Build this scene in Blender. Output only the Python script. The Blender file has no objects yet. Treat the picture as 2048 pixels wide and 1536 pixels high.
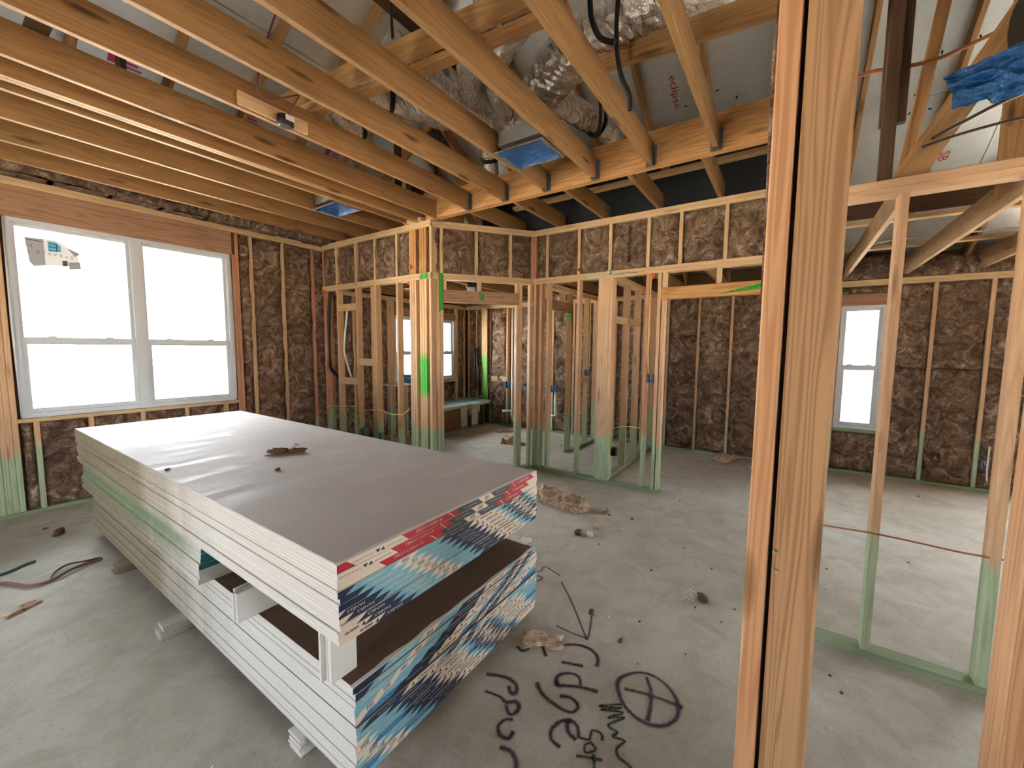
import bpy, math, random
from mathutils import Vector, Matrix, noise as mnoise
random.seed(7)
sc = bpy.context.scene
COL = sc.collection

# ------------------------------------------------------------------ camera, sky, exposure
cam = bpy.data.cameras.new('camera')
cam.sensor_width = 36.0
cam.lens = 14.245
cam.clip_start = 0.02
co = bpy.data.objects.new('camera', cam)
COL.objects.link(co)
YAW, PITCH, ROLL = math.radians(34.127), math.radians(-4.967), math.radians(0.473)
fw = Vector((math.cos(YAW) * math.cos(PITCH), math.sin(YAW) * math.cos(PITCH), math.sin(PITCH)))
rt = Vector((math.sin(YAW), -math.cos(YAW), 0))
up = rt.cross(fw)
r2 = rt * math.cos(ROLL) + up * math.sin(ROLL)
u2 = -rt * math.sin(ROLL) + up * math.cos(ROLL)
co.matrix_world = Matrix(((r2.x, u2.x, -fw.x, 0), (r2.y, u2.y, -fw.y, 0), (r2.z, u2.z, -fw.z, 1.62), (0, 0, 0, 1)))
sc.camera = co

world = bpy.data.worlds.new('overcast_sky')
sc.world = world
world.use_nodes = True
wn = world.node_tree
wn.nodes['Background'].inputs[0].default_value = (0.93, 0.97, 1.0, 1)
wn.nodes['Background'].inputs[1].default_value = 1.0

sun = bpy.data.lights.new('sun', 'SUN')
sun.energy = 14.0
sun.angle = math.radians(4)
sun.color = (1.0, 0.97, 0.92)
so = bpy.data.objects.new('sun', sun)
so.rotation_euler = Vector((-0.03, 0.5, -0.85)).to_track_quat('-Z', 'Y').to_euler()
COL.objects.link(so)

sc.view_settings.view_transform = 'Standard'
sc.view_settings.look = 'None'
sc.view_settings.gamma = 1.0
sc.view_settings.use_curve_mapping = False
sc.view_settings.exposure = 4.85
sc.cycles.use_denoising = True
sc.cycles.max_bounces = 10
sc.cycles.diffuse_bounces = 6
sc.cycles.transparent_max_bounces = 16
sc.cycles.caustics_reflective = False
sc.cycles.caustics_refractive = False
sc.cycles.sample_clamp_indirect = 4.0


# ------------------------------------------------------------------ object helpers
def link(o, parent=None):
    COL.objects.link(o)
    if parent is not None:
        o.parent = parent
    return o


def empty(name, loc=(0, 0, 0), label=None, cat=None, group=None, kind=None):
    o = bpy.data.objects.new(name, None)
    o.empty_display_size = 0.1
    o.location = loc
    link(o)
    return tag(o, label, cat, group, kind)


def tag(o, label=None, cat=None, group=None, kind=None):
    if label:
        o['label'] = label
    if cat:
        o['category'] = cat
    if group:
        o['group'] = group
    if kind:
        o['kind'] = kind
    return o


class MB:
    """collects polygons and links them as one mesh object"""

    def __init__(self):
        self.v, self.f, self.m, self.uv, self.smooth = [], [], [], [], []

    def face(self, pts, mi=0, uv=None, smooth=False):
        b = len(self.v)
        self.v += [tuple(p) for p in pts]
        self.f.append(tuple(range(b, b + len(pts))))
        self.m.append(mi)
        self.uv.append(uv)
        self.smooth.append(smooth)

    def raw(self, verts, faces, mi=0, smooth=False):
        b = len(self.v)
        self.v += [tuple(p) for p in verts]
        for f in faces:
            self.f.append(tuple(i + b for i in f))
            self.m.append(mi)
            self.uv.append(None)
            self.smooth.append(smooth)

    def box(self, lo, hi, mi=0):
        x0, y0, z0 = lo
        x1, y1, z1 = hi
        v = [(x0, y0, z0), (x1, y0, z0), (x1, y1, z0), (x0, y1, z0), (x0, y0, z1), (x1, y0, z1), (x1, y1, z1), (x0, y1, z1)]
        self.raw(v, [(0, 3, 2, 1), (4, 5, 6, 7), (0, 1, 5, 4), (1, 2, 6, 5), (2, 3, 7, 6), (3, 0, 4, 7)], mi)

    def cham(self, lo, hi, c=0.003, mi=0):
        """box with chamfered long edges (long axis X)"""
        x0, y0, z0 = lo
        x1, y1, z1 = hi
        p = [(y0 + c, z0), (y1 - c, z0), (y1, z0 + c), (y1, z1 - c), (y1 - c, z1), (y0 + c, z1), (y0, z1 - c), (y0, z0 + c)]
        v = [(x0, a, b) for a, b in p] + [(x1, a, b) for a, b in p]
        f = [tuple(range(7, -1, -1)), tuple(range(8, 16))]
        f += [(i, (i + 1) % 8, 8 + (i + 1) % 8, 8 + i) for i in range(8)]
        self.raw(v, f, mi)

    def tube(self, pts, r, n=8, mi=0, wr=0.0, seed=0, cap=True):
        pts = [Vector(p) for p in pts]
        b = len(self.v)
        nrm = None
        rings = len(pts)
        for i, p in enumerate(pts):
            t = (pts[min(i + 1, rings - 1)] - pts[max(i - 1, 0)]).normalized()
            if nrm is None:
                a = Vector((0, 0, 1)) if abs(t.z) < 0.9 else Vector((1, 0, 0))
                nrm = t.cross(a).normalized()
            else:
                nrm = (nrm - t * nrm.dot(t)).normalized()
            bi = t.cross(nrm)
            rr = r[i] if isinstance(r, (list, tuple)) else r
            for k in range(n):
                a = 2 * math.pi * k / n
                d = nrm * math.cos(a) + bi * math.sin(a)
                q = p + d * rr
                if wr:
                    w = mnoise.noise(q * 14 + Vector((seed, 0, 0))) + 0.8 * mnoise.noise(q * 40 + Vector((0, seed, 0)))
                    q = q + d * (wr * w)
                self.v.append(tuple(q))
        for i in range(rings - 1):
            for k in range(n):
                self.f.append((b + i * n + k, b + i * n + (k + 1) % n, b + (i + 1) * n + (k + 1) % n, b + (i + 1) * n + k))
                self.m.append(mi)
                self.uv.append(None)
                self.smooth.append(True)
        if cap:
            for e in (list(range(b + n - 1, b - 1, -1)), list(range(b + (rings - 1) * n, b + rings * n))):
                self.f.append(tuple(e))
                self.m.append(mi)
                self.uv.append(None)
                self.smooth.append(False)

    def mesh(self, name, mats):
        me = bpy.data.meshes.new(name)
        me.from_pydata(self.v, [], self.f)
        for m in (mats if isinstance(mats, (list, tuple)) else [mats]):
            me.materials.append(m)
        me.polygons.foreach_set('material_index', self.m)
        me.polygons.foreach_set('use_smooth', self.smooth)
        if any(u is not None for u in self.uv):
            l = me.uv_layers.new(name='UVMap')
            for p, u in zip(me.polygons, self.uv):
                if u:
                    for k, li in enumerate(p.loop_indices):
                        l.data[li].uv = u[k]
        me.update()
        return me

    def build(self, name, mats, parent=None, mat=None):
        o = bpy.data.objects.new(name, self.mesh(name, mats))
        link(o, parent)
        if mat is not None:
            o.matrix_basis = mat
        return o


def spline(pts, n=8):
    P = [Vector(p) for p in pts]
    out = []
    for i in range(len(P) - 1):
        a, b, c, d = P[max(i - 1, 0)], P[i], P[i + 1], P[min(i + 2, len(P) - 1)]
        for k in range(n):
            t = k / n
            out.append(0.5 * ((2 * b) + (c - a) * t + (2 * a - 5 * b + 4 * c - d) * t * t + (3 * b - a - 3 * c + d) * t ** 3))
    out.append(P[-1])
    return out


# ------------------------------------------------------------------ materials
def lin(*c):
    return tuple((x / 255 / 12.92 if x / 255 <= 0.04045 else ((x / 255 + 0.055) / 1.055) ** 2.4) for x in c) + (1.0,)


class NT:
    def __init__(self, name):
        self.mat = bpy.data.materials.new(name)
        self.mat.use_nodes = True
        self.t = self.mat.node_tree
        self.b = self.t.nodes['Principled BSDF']

    def n(self, typ, **kw):
        x = self.t.nodes.new(typ)
        for k, v in kw.items():
            if k.startswith('i_'):
                x.inputs[k[2:].replace('_', ' ')].default_value = v
            elif k.startswith('n_'):
                x.inputs[int(k[2:])].default_value = v
            else:
                setattr(x, k, v)
        return x

    def l(self, a, b):
        self.t.links.new(a, b)

    def math(self, op, a, b=None, clamp=False):
        x = self.n('ShaderNodeMath', operation=op, use_clamp=clamp)
        for i, v in enumerate((a, b)):
            if v is None:
                continue
            if isinstance(v, (int, float)):
                x.inputs[i].default_value = v
            else:
                self.l(v, x.inputs[i])
        return x.outputs[0]

    def mix(self, fac, a, b, blend='MIX'):
        x = self.n('ShaderNodeMix', data_type='RGBA', blend_type=blend)
        for s, v in ((x.inputs[0], fac), (x.inputs[6], a), (x.inputs[7], b)):
            if isinstance(v, (int, float, tuple)):
                s.default_value = v
            else:
                self.l(v, s)
        return x.outputs[2]

    def noise(self, vec, scale, detail=3, rough=0.55, dist=0.0):
        x = self.n('ShaderNodeTexNoise', i_Scale=scale, i_Detail=detail, i_Roughness=rough, i_Distortion=dist)
        if vec is not None:
            self.l(vec, x.inputs['Vector'])
        return x.outputs['Fac']

    def coord(self, scale=(1, 1, 1), rnd=True, kind='Object'):
        tc = self.n('ShaderNodeTexCoord')
        mp = self.n('ShaderNodeMapping')
        self.l(tc.outputs[kind], mp.inputs['Vector'])
        mp.inputs['Scale'].default_value = scale
        if rnd:
            oi = self.n('ShaderNodeObjectInfo')
            c = self.n('ShaderNodeCombineXYZ')
            r = self.math('MULTIPLY', oi.outputs['Random'], 37.0)
            for i in range(3):
                self.l(r, c.inputs[i])
            self.l(c.outputs[0], mp.inputs['Location'])
        return mp.outputs[0]

    def ramp(self, fac, stops):
        x = self.n('ShaderNodeValToRGB')
        e = x.color_ramp.elements
        while len(e) < len(stops):
            e.new(0.5)
        for k, (p, c) in enumerate(stops):
            e[k].position = p
            e[k].color = c
        self.l(fac, x.inputs[0])
        return x.outputs[0]

    def bump(self, h, strength=0.3, dist=0.01):
        x = self.n('ShaderNodeBump', i_Strength=strength, i_Distance=dist)
        self.l(h, x.inputs['Height'])
        self.l(x.outputs[0], self.b.inputs['Normal'])

    def fin(self, color=None, rough=0.7, spec=0.3, metal=0.0):
        if color is not None:
            if isinstance(color, tuple):
                self.b.inputs['Base Color'].default_value = color
            else:
                self.l(color, self.b.inputs['Base Color'])
        if isinstance(rough, (int, float)):
            self.b.inputs['Roughness'].default_value = rough
        else:
            self.l(rough, self.b.inputs['Roughness'])
        self.b.inputs['Specular IOR Level'].default_value = spec
        self.b.inputs['Metallic'].default_value = metal
        return self.mat


def wood(name, c_light, c_dark, ring=0.55, green=False, knots=0.35, vary=0.25, gcol=(150, 198, 166), mark=None, gs=1.35):
    m = NT(name)
    v = m.coord((0.55, 8.0 * gs, 8.0 * gs))
    n = m.noise(v, 1.0, 2.0, 0.5, 0.3)
    rings = m.math('ADD', m.math('MULTIPLY', m.math('SINE', m.math('MULTIPLY', n, 70.0)), 0.5), 0.5)
    rings = m.math('MULTIPLY', m.math('POWER', rings, 2.0), ring)
    fib = m.noise(m.coord((3.0, 160.0, 160.0)), 1.0, 2.0)
    big = m.noise(m.coord((0.8, 3.0, 3.0)), 1.0, 2.0)
    base = m.mix(rings, c_light, c_dark)
    base = m.mix(m.math('MULTIPLY', fib, 0.30), base, c_dark)
    base = m.mix(m.math('MULTIPLY', m.math('SUBTRACT', big, 0.35, True), 0.8), base, c_dark)
    # knots
    vo = m.n('ShaderNodeTexVoronoi', i_Scale=1.0)
    m.l(m.coord((1.5, 7.5, 7.5)), vo.inputs['Vector'])
    k = m.math('SUBTRACT', 1.0, m.math('MULTIPLY', vo.outputs['Distance'], 6.5), True)
    k = m.math('MULTIPLY', m.math('POWER', k, 0.6), knots * 2.2, True)
    base = m.mix(k, base, (c_dark[0] * 0.25, c_dark[1] * 0.2, c_dark[2] * 0.16, 1))
    oi = m.n('ShaderNodeObjectInfo')
    tint = m.ramp(oi.outputs['Random'], [(0.0, (0.86, 0.80, 0.74, 1)), (0.35, (1.0, 1.0, 0.94, 1)), (0.7, (1.06, 0.98, 0.90, 1)), (1.0, (1.0, 0.86, 0.80, 1))])
    base = m.mix(vary * 2.0, base, tint, 'MULTIPLY')
    if green:
        g = m.n('ShaderNodeNewGeometry')
        s = m.n('ShaderNodeSeparateXYZ')
        m.l(g.outputs['Position'], s.inputs[0])
        hgt = m.math('ADD', 0.50, m.math('MULTIPLY', oi.outputs['Random'], 0.18))
        wob = m.math('MULTIPLY', m.noise(m.coord((1, 1, 1)), 9.0, 3.0), 0.12)
        f = m.math('MULTIPLY', m.math('SUBTRACT', m.math('ADD', hgt, wob), s.outputs[2]), 14.0, True)
        f = m.math('MULTIPLY', f, 0.66)
        gd = m.mix(rings, lin(*gcol), lin(gcol[0] * .6, gcol[1] * .62, gcol[2] * .6))
        base = m.mix(f, base, gd)
    if mark:
        g = m.n('ShaderNodeNewGeometry')
        s = m.n('ShaderNodeSeparateXYZ')
        m.l(g.outputs['Position'], s.inputs[0])
        z0, z1, colr = mark
        wz = m.math('ADD', s.outputs[2], m.math('MULTIPLY', m.noise(m.coord((1, 1, 1)), 25.0, 3.0), 0.08))
        f = m.math('MULTIPLY', m.math('MULTIPLY', m.math('SUBTRACT', wz, z0), 9.0, True), m.math('MULTIPLY', m.math('SUBTRACT', z1, wz), 9.0, True))
        base = m.mix(m.math('MULTIPLY', f, 0.9), base, colr)
    m.bump(m.math('ADD', m.math('MULTIPLY', fib, 0.6), rings), 0.18, 0.002)
    return m.fin(base, 0.62, 0.25)


W_JOIST = wood('joist_pine', lin(164, 128, 86), lin(104, 77, 48), 0.38, knots=0.45)
W_BEAM = wood('beam_pine', lin(204, 160, 108), lin(152, 104, 60), 0.6, knots=0.30)
W_STUD = wood('stud_pine', lin(218, 184, 150), lin(170, 130, 98), 0.35, green=True, knots=0.25)
W_PLATE = wood('plate_pine', lin(220, 192, 152), lin(166, 134, 98), 0.35, knots=0.25)
W_BOTTOM = wood('treated_plate', lin(150, 172, 138), lin(104, 128, 98), 0.4, knots=0.15)
W_HEAD = wood('header_pine', lin(178, 144, 118), lin(128, 94, 74), 0.55, knots=0.2)
W_RAFT = wood('rafter_pine', lin(180, 142, 98), lin(116, 80, 50), 0.4, knots=0.4)
W_DARK = wood('weathered_board', lin(92, 68, 52), lin(58, 40, 30), 0.4, knots=0.4)
W_GREY = wood('grey_board', lin(176, 152, 120), lin(128, 104, 78), 0.4, knots=0.3)
W_POST_A = wood('post_fir_pink', lin(214, 170, 130), lin(172, 120, 84), 0.62, knots=0.45, vary=0.1, gs=2.6)
W_POST_B = wood('post_fir_tan', lin(196, 160, 122), lin(142, 104, 74), 0.70, knots=0.40, vary=0.1, gs=2.2)
W_GMARK = wood('stud_green_spray', lin(226, 194, 150), lin(178, 138, 98), 0.35, green=True, knots=0.2, mark=(1.02, 1.62, lin(52, 190, 60)))
W_GMARK2 = wood('stud_green_spray_pale', lin(222, 194, 150), lin(176, 138, 98), 0.35, green=False, knots=0.2, mark=(0.2, 1.56, lin(120, 205, 100)))
W_GTOP = wood('stud_green_top', lin(218, 186, 148), lin(170, 132, 98), 0.35, green=True, knots=0.2, mark=(2.02, 2.3, lin(110, 190, 96)))
W_GCORN = wood('plate_green_corner', lin(206, 172, 124), lin(150, 112, 70), 0.35, knots=0.2, mark=(2.40, 2.60, lin(40, 150, 46)))
W_ORANGE = wood('corner_stud_orange', lin(202, 152, 124), lin(158, 108, 86), 0.4, green=True, knots=0.3)


def m_insul():
    m = NT('insulation_wool')
    v = m.coord((1, 1, 1))
    w = m.noise(v, 2.6, 3.0, 0.6, 1.0)
    a = m.noise(v, 6.0, 6.0, 0.62, 1.8)
    b = m.noise(v, 22.0, 5.0, 0.70, 2.6)
    s = m.math('ADD', m.math('MULTIPLY', a, 0.60), m.math('MULTIPLY', b, 0.40))
    c = m.ramp(s, [(0.34, lin(62, 46, 38)), (0.44, lin(118, 93, 77)), (0.53, lin(162, 134, 112)), (0.63, lin(222, 200, 176))])
    c = m.mix(m.math('MULTIPLY', m.math('SUBTRACT', w, 0.42, True), 1.6, True), c, lin(84, 65, 57))
    m.bump(m.math('ADD', m.math('MULTIPLY', a, 1.0), m.math('MULTIPLY', b, 0.5)), 1.0, 0.06)
    return m.fin(c, 0.8, 0.2)


INSUL = m_insul()


def m_wool():
    m = NT('torn_wool')
    v = m.coord((1, 1, 1))
    a = m.noise(v, 9.0, 5.0, 0.65, 1.5)
    b = m.noise(m.coord((6.0, 1.5, 9.0)), 5.0, 4.0, 0.7, 1.2)
    s = m.math('ADD', m.math('MULTIPLY', a, 0.5), m.math('MULTIPLY', b, 0.5))
    c = m.ramp(s, [(0.36, lin(90, 62, 48)), (0.44, lin(184, 150, 126)), (0.58, lin(230, 210, 190))])
    m.bump(s, 1.0, 0.04)
    return m.fin(c, 0.9, 0.1)


WOOL = m_wool()


def m_concrete():
    m = NT('concrete_slab')
    v = m.coord((1, 1, 1), rnd=False)
    a = m.noise(v, 0.7, 4.0, 0.6, 0.6)
    b = m.noise(v, 5.0, 5.0, 0.65, 0.8)
    d = m.noise(v, 60.0, 3.0, 0.6)
    c = m.ramp(a, [(0.30, lin(168, 164, 150)), (0.50, lin(188, 186, 175)), (0.70, lin(202, 202, 194))])
    c = m.mix(m.math('MULTIPLY', m.math('SUBTRACT', b, 0.42, True), 1.5), c, lin(140, 130, 112))
    c = m.mix(m.math('MULTIPLY', m.math('SUBTRACT', d, 0.5, True), 0.9), c, lin(96, 88, 78))
    vo = m.n('ShaderNodeTexVoronoi', i_Scale=4.5)
    m.l(v, vo.inputs['Vector'])
    sp = m.math('SUBTRACT', 1.0, m.math('MULTIPLY', vo.outputs['Distance'], 28.0), True)
    c = m.mix(m.math('MULTIPLY', sp, 0.7), c, lin(80, 66, 54))
    m.bump(m.math('ADD', m.math('MULTIPLY', b, 0.6), m.math('MULTIPLY', d, 0.2)), 0.25, 0.01)
    return m.fin(c, m.math('ADD', 0.5, m.math('MULTIPLY', b, 0.35)), 0.35)


CONC = m_concrete()


def m_foil(name, base, rough, metal, scale, bump, wrinkle=0.0):
    m = NT(name)
    v = m.coord((1, 1, 1))
    a = m.noise(v, scale, 4.0, 0.6, 0.5)
    h = a
    if wrinkle:
        b = m.noise(v, scale * 4, 3.0, 0.6, 1.5)
        h = m.math('ADD', a, m.math('MULTIPLY', b, wrinkle))
    m.bump(h, bump, 0.02)
    c = m.mix(a, base, (base[0] * .75, base[1] * .75, base[2] * .75, 1))
    return m.fin(c, rough, 0.5, metal)


FOILB = m_foil('foil_faced_board', lin(232, 236, 236), 0.33, 0.82, 9.0, 0.14)
DUCT = m_foil('duct_foil', lin(206, 200, 194), 0.13, 0.97, 22.0, 0.35, 0.8)
GALV = m_foil('galvanised_steel', lin(196, 198, 198), 0.38, 0.9, 20.0, 0.05)
HANGER = m_foil('joist_hanger_steel', lin(120, 122, 122), 0.5, 0.8, 40.0, 0.05)
BLUEF = m_foil('blue_film', lin(26, 88, 150), 0.10, 0.15, 18.0, 0.5, 0.8)
BLUEL = m_foil('pale_blue_film', lin(186, 228, 238), 0.15, 0.0, 10.0, 0.5, 0.8)
BLUES = m_foil('blue_plastic', lin(70, 130, 180), 0.35, 0.0, 20.0, 0.1)


def plain(name, c, rough=0.6, spec=0.4, metal=0.0, mottled=0.0, scale=30.0):
    m = NT(name)
    if mottled:
        a = m.noise(m.coord((1, 1, 1)), scale, 3.0)
        cc = m.mix(m.math('MULTIPLY', a, mottled), c, (c[0] * .45, c[1] * .45, c[2] * .45, 1))
        return m.fin(cc, rough, spec, metal)
    return m.fin(c, rough, spec, metal)


BLACK = plain('black_plastic', lin(22, 22, 24), 0.45)
BLACKSTRAP = plain('black_strap', lin(14, 14, 15), 0.6, mottled=0.3)
VINYL = plain('white_vinyl', lin(200, 206, 214), 0.35)
VINYLD = plain('window_gasket', lin(150, 156, 162), 0.5)
PVC = plain('white_pvc', lin(232, 232, 228), 0.35)
WIREY = plain('yellow_cable', lin(226, 206, 110), 0.45)
WIREW = plain('white_cable', lin(228, 224, 214), 0.45)
WIREP = plain('mauve_cable', lin(130, 92, 96), 0.5)
WIREO = plain('orange_cable', lin(160, 100, 62), 0.5)
WIREB = plain('dark_cable', lin(60, 44, 40), 0.5)
BOXG = plain('grey_box_plastic', lin(124, 140, 160), 0.5)
BOXT = plain('teal_box_plastic', lin(96, 134, 134), 0.5)
OSB = plain('osb_sheathing', lin(120, 96, 70), 0.8, 0.1, mottled=0.7, scale=40.0)
SHADE_DARK = plain('painted_dark_shade', lin(58, 62, 66), 0.8, 0.1, mottled=0.4)  # dark colour painted in for shade: attic gaps and siding laps
GLUE = plain('caulk_green', lin(170, 200, 176), 0.5, mottled=0.3)
ORGF = plain('orange_foam', lin(226, 112, 70), 0.7, mottled=0.35, scale=60)
PAPERW = plain('white_paper_scrap', lin(226, 222, 214), 0.8, mottled=0.2)
SCRAP = plain('brown_scrap', lin(110, 78, 58), 0.9, mottled=0.6, scale=60)
DIRT = plain('dirt_ground', lin(170, 160, 145), 0.9, 0.1, mottled=0.4, scale=3)
SIDING = plain('white_siding', lin(235, 236, 234), 0.6)
REDINK = plain('red_ink', lin(190, 40, 52), 0.7)
MAGINK = plain('magenta_ink', lin(196, 70, 130), 0.7)
BLKINK = plain('black_ink', lin(24, 22, 24), 0.7)
GREYINK = plain('grey_marker', lin(110, 120, 122), 0.7)
def m_paper(name, c, k):
    m = NT(name)
    m.fin(c, 0.6)
    tl = m.n('ShaderNodeBsdfTranslucent')
    tl.inputs[0].default_value = c
    mx = m.n('ShaderNodeMixShader')
    mx.inputs[0].default_value = k
    m.l(m.b.outputs[0], mx.inputs[1])
    m.l(tl.outputs[0], mx.inputs[2])
    m.l(mx.outputs[0], m.t.nodes['Material Output'].inputs[0])
    return m.mat


STICK = m_paper('sticker_paper', lin(214, 216, 220), .024)
STICKG = m_paper('sticker_grey', lin(150, 152, 156), .016)
STICKB = m_paper('sticker_blue', lin(120, 200, 228), .03)
STICKD = m_paper('sticker_dark_blue', lin(40, 110, 170), .03)
INKD = m_paper('sticker_ink', lin(70, 76, 90), .012)
TUB = plain('tub_acrylic', lin(224, 228, 230), 0.25)
FILM = plain('clear_film', lin(224, 222, 214), 0.25)
FILM.node_tree.nodes['Principled BSDF'].inputs['Alpha'].default_value = 0.45


def m_glass():
    m = NT('window_glass')
    t = m.t
    tr = m.n('ShaderNodeBsdfTransparent')
    tr.inputs[0].default_value = (0.95, 0.97, 0.97, 1)
    gl = m.n('ShaderNodeBsdfGlossy', i_Roughness=0.02)
    lw = m.n('ShaderNodeFresnel', i_IOR=1.35)
    mx = m.n('ShaderNodeMixShader')
    m.l(lw.outputs[0], mx.inputs[0])
    m.l(tr.outputs[0], mx.inputs[1])
    m.l(gl.outputs[0], mx.inputs[2])
    m.l(mx.outputs[0], t.nodes['Material Output'].inputs[0])
    return m.mat


GLASS = m_glass()


def m_spray(name, col, soft=0.8, opac=0.9):
    m = NT(name)
    uvn = m.n('ShaderNodeUVMap')
    s = m.n('ShaderNodeSeparateXYZ')
    m.l(uvn.outputs[0], s.inputs[0])
    d = m.math('ABSOLUTE', m.math('SUBTRACT', m.math('MULTIPLY', s.outputs[0], 2.0), 1.0))
    d = m.math('SUBTRACT', 1.0, d)
    nz = m.noise(m.coord((1, 1, 1), rnd=False), 70.0, 4.0, 0.7)
    a = m.math('ADD', m.math('MULTIPLY', d, 1.5), m.math('MULTIPLY', m.math('SUBTRACT', nz, 0.66), soft * 1.6))
    a = m.math('MULTIPLY', a, opac, True)
    a = m.math('MINIMUM', a, opac)
    m.l(a, m.b.inputs['Alpha'])
    return m.fin(col, 0.6, 0.2)


SPRAYP = m_spray('purple_black_spray', lin(62, 46, 70), .8, .85)
SPRAYG = m_spray('dark_green_marker', lin(28, 42, 34))
SPRAYL = m_spray('lime_spray', lin(44, 170, 48))

# drywall materials
def m_board_face():
    m = NT('drywall_face_paper')
    v = m.coord((1, 1, 1), rnd=False)
    a = m.noise(v, 2.5, 4.0, 0.6, 0.4)
    b = m.noise(v, 130.0, 2.0)
    c = m.ramp(a, [(0.3, lin(196, 188, 184)), (0.7, lin(206, 200, 198))])
    c = m.mix(m.math('MULTIPLY', b, 0.2), c, lin(150, 140, 136))
    sw = m.noise(m.coord((1.2, 9.0, 1), rnd=False), 1.0, 3.0, 0.6, 0.8)
    r = m.ramp(sw, [(0.52, (0.72, 0.72, 0.72, 1)), (0.60, (0.55, 0.55, 0.55, 1))])
    c = m.mix(m.math('MULTIPLY', m.math('SUBTRACT', sw, 0.60, True), 1.6), c, lin(240, 240, 244))
    m.bump(b, 0.05, 0.002)
    return m.fin(c, r, 0.16)


BFACE = m_board_face()


def m_board_edge():
    m = NT('drywall_edge_paper')
    g = m.n('ShaderNodeNewGeometry')
    s = m.n('ShaderNodeSeparateXYZ')
    m.l(g.outputs['Position'], s.inputs[0])
    v = m.coord((1, 1, 1), rnd=False)
    a = m.noise(v, 3.0, 4.0, 0.6)
    fine = m.noise(m.coord((2.0, 2.0, 60.0), rnd=False), 1.0, 3.0)
    c = m.mix(m.math('MULTIPLY', fine, 0.35), lin(228, 228, 228), lin(176, 170, 160))
    # tan dirt on the far half of the long edges
    far = m.math('MULTIPLY', m.math('SUBTRACT', m.math('ADD', s.outputs[1], m.math('MULTIPLY', a, 1.2)), 2.6), 0.8, True)
    c = m.mix(m.math('MULTIPLY', far, 0.9), c, lin(134, 122, 100))
    # green overspray stripe
    dz = m.math('ABSOLUTE', m.math('SUBTRACT', s.outputs[2], 0.60))
    st = m.math('SUBTRACT', 1.0, m.math('MULTIPLY', dz, 8.0), True)
    yy = m.math('MULTIPLY', m.math('SUBTRACT', s.outputs[1], 2.3), 3.0, True)
    c = m.mix(m.math('MULTIPLY', m.math('MULTIPLY', m.math('MULTIPLY', st, yy), m.math('ADD', 0.35, a)), 0.85, True), c, lin(110, 140, 108))
    return m.fin(c, 0.75, 0.2)


BEDGE = m_board_edge()
BKRAFT = plain('drywall_back_paper', lin(112, 92, 78), 0.85, 0.1, mottled=0.25, scale=20)
BCORE = plain('gypsum_core', lin(226, 224, 218), 0.9, 0.1, mottled=0.15, scale=80)
BGREEN = plain('green_board_edge', lin(120, 160, 140), 0.8, 0.1, mottled=0.25)
TC = {
    'navy': plain('tape_navy', lin(30, 44, 70), 0.5), 'blue': plain('tape_light_blue', lin(120, 176, 194), 0.5),
    'mid': plain('tape_mid_blue', lin(52, 122, 168), 0.5), 'cream': plain('tape_cream', lin(222, 208, 190), 0.55),
    'red': plain('tape_red', lin(178, 34, 56), 0.5), 'gray': plain('tape_charcoal', lin(64, 70, 78), 0.5),
    'black': plain('tape_black', lin(22, 20, 22), 0.5), 'white': plain('tape_white', lin(224, 222, 220), 0.5),
    'ink': plain('tape_ink_blue', lin(40, 44, 100), 0.5), 'teal': plain('tape_teal', lin(28, 112, 110), 0.5),
}
TCK = list(TC)
TCM = [TC[k] for k in TCK]

# ------------------------------------------------------------------ text as flat print
_tc = {}


def text_poly(s):
    if s in _tc:
        return _tc[s]
    cu = bpy.data.curves.new('print', 'FONT')
    cu.body = s
    cu.size = 1.0
    cu.resolution_u = 2
    cu.align_x = 'CENTER'
    cu.align_y = 'CENTER'
    o = bpy.data.objects.new('print', cu)
    COL.objects.link(o)
    dg = bpy.context.evaluated_depsgraph_get()
    dg.update()
    me = bpy.data.meshes.new_from_object(o.evaluated_get(dg))
    vs = [tuple(v.co) for v in me.vertices]
    fs = [tuple(p.vertices) for p in me.polygons]
    w = (max(v[0] for v in vs) - min(v[0] for v in vs)) if vs else 1
    bpy.data.objects.remove(o)
    bpy.data.meshes.remove(me)
    bpy.data.curves.remove(cu)
    _tc[s] = (vs, fs, w)
    return _tc[s]


def put_text(mb, s, org, ux, uz, size, mi, width=None, rot=False, mirror=False):
    vs, fs, w = text_poly(s)
    sx = (width / w) if width else size
    if rot:
        sx, size = -sx, -size
    if mirror:
        sx = -sx
    org, ux, uz = Vector(org), Vector(ux), Vector(uz)
    mb.raw([org + ux * (x * sx) + uz * (y * size) for x, y, _ in vs], fs, mi)


# ------------------------------------------------------------------ lumber
def board(name, parent, a, b, w, t, side, mat, c=0.003, ext=0.0):
    """lumber from a to b (centre line); w measured along 'side', t across"""
    a, b, side = Vector(a), Vector(b), Vector(side)
    x = (b - a)
    L = x.length
    x.normalize()
    y = (side - x * side.dot(x)).normalized()
    z = x.cross(y)
    mb = MB()
    mb.cham((-ext, -w / 2, -t / 2), (L + ext, w / 2, t / 2), min(c, t * 0.2))
    M = Matrix(((x.x, y.x, z.x, a.x), (x.y, y.y, z.y, a.y), (x.z, y.z, z.z, a.z), (0, 0, 0, 1)))
    return mb.build(name, mat, parent, M)


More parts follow.
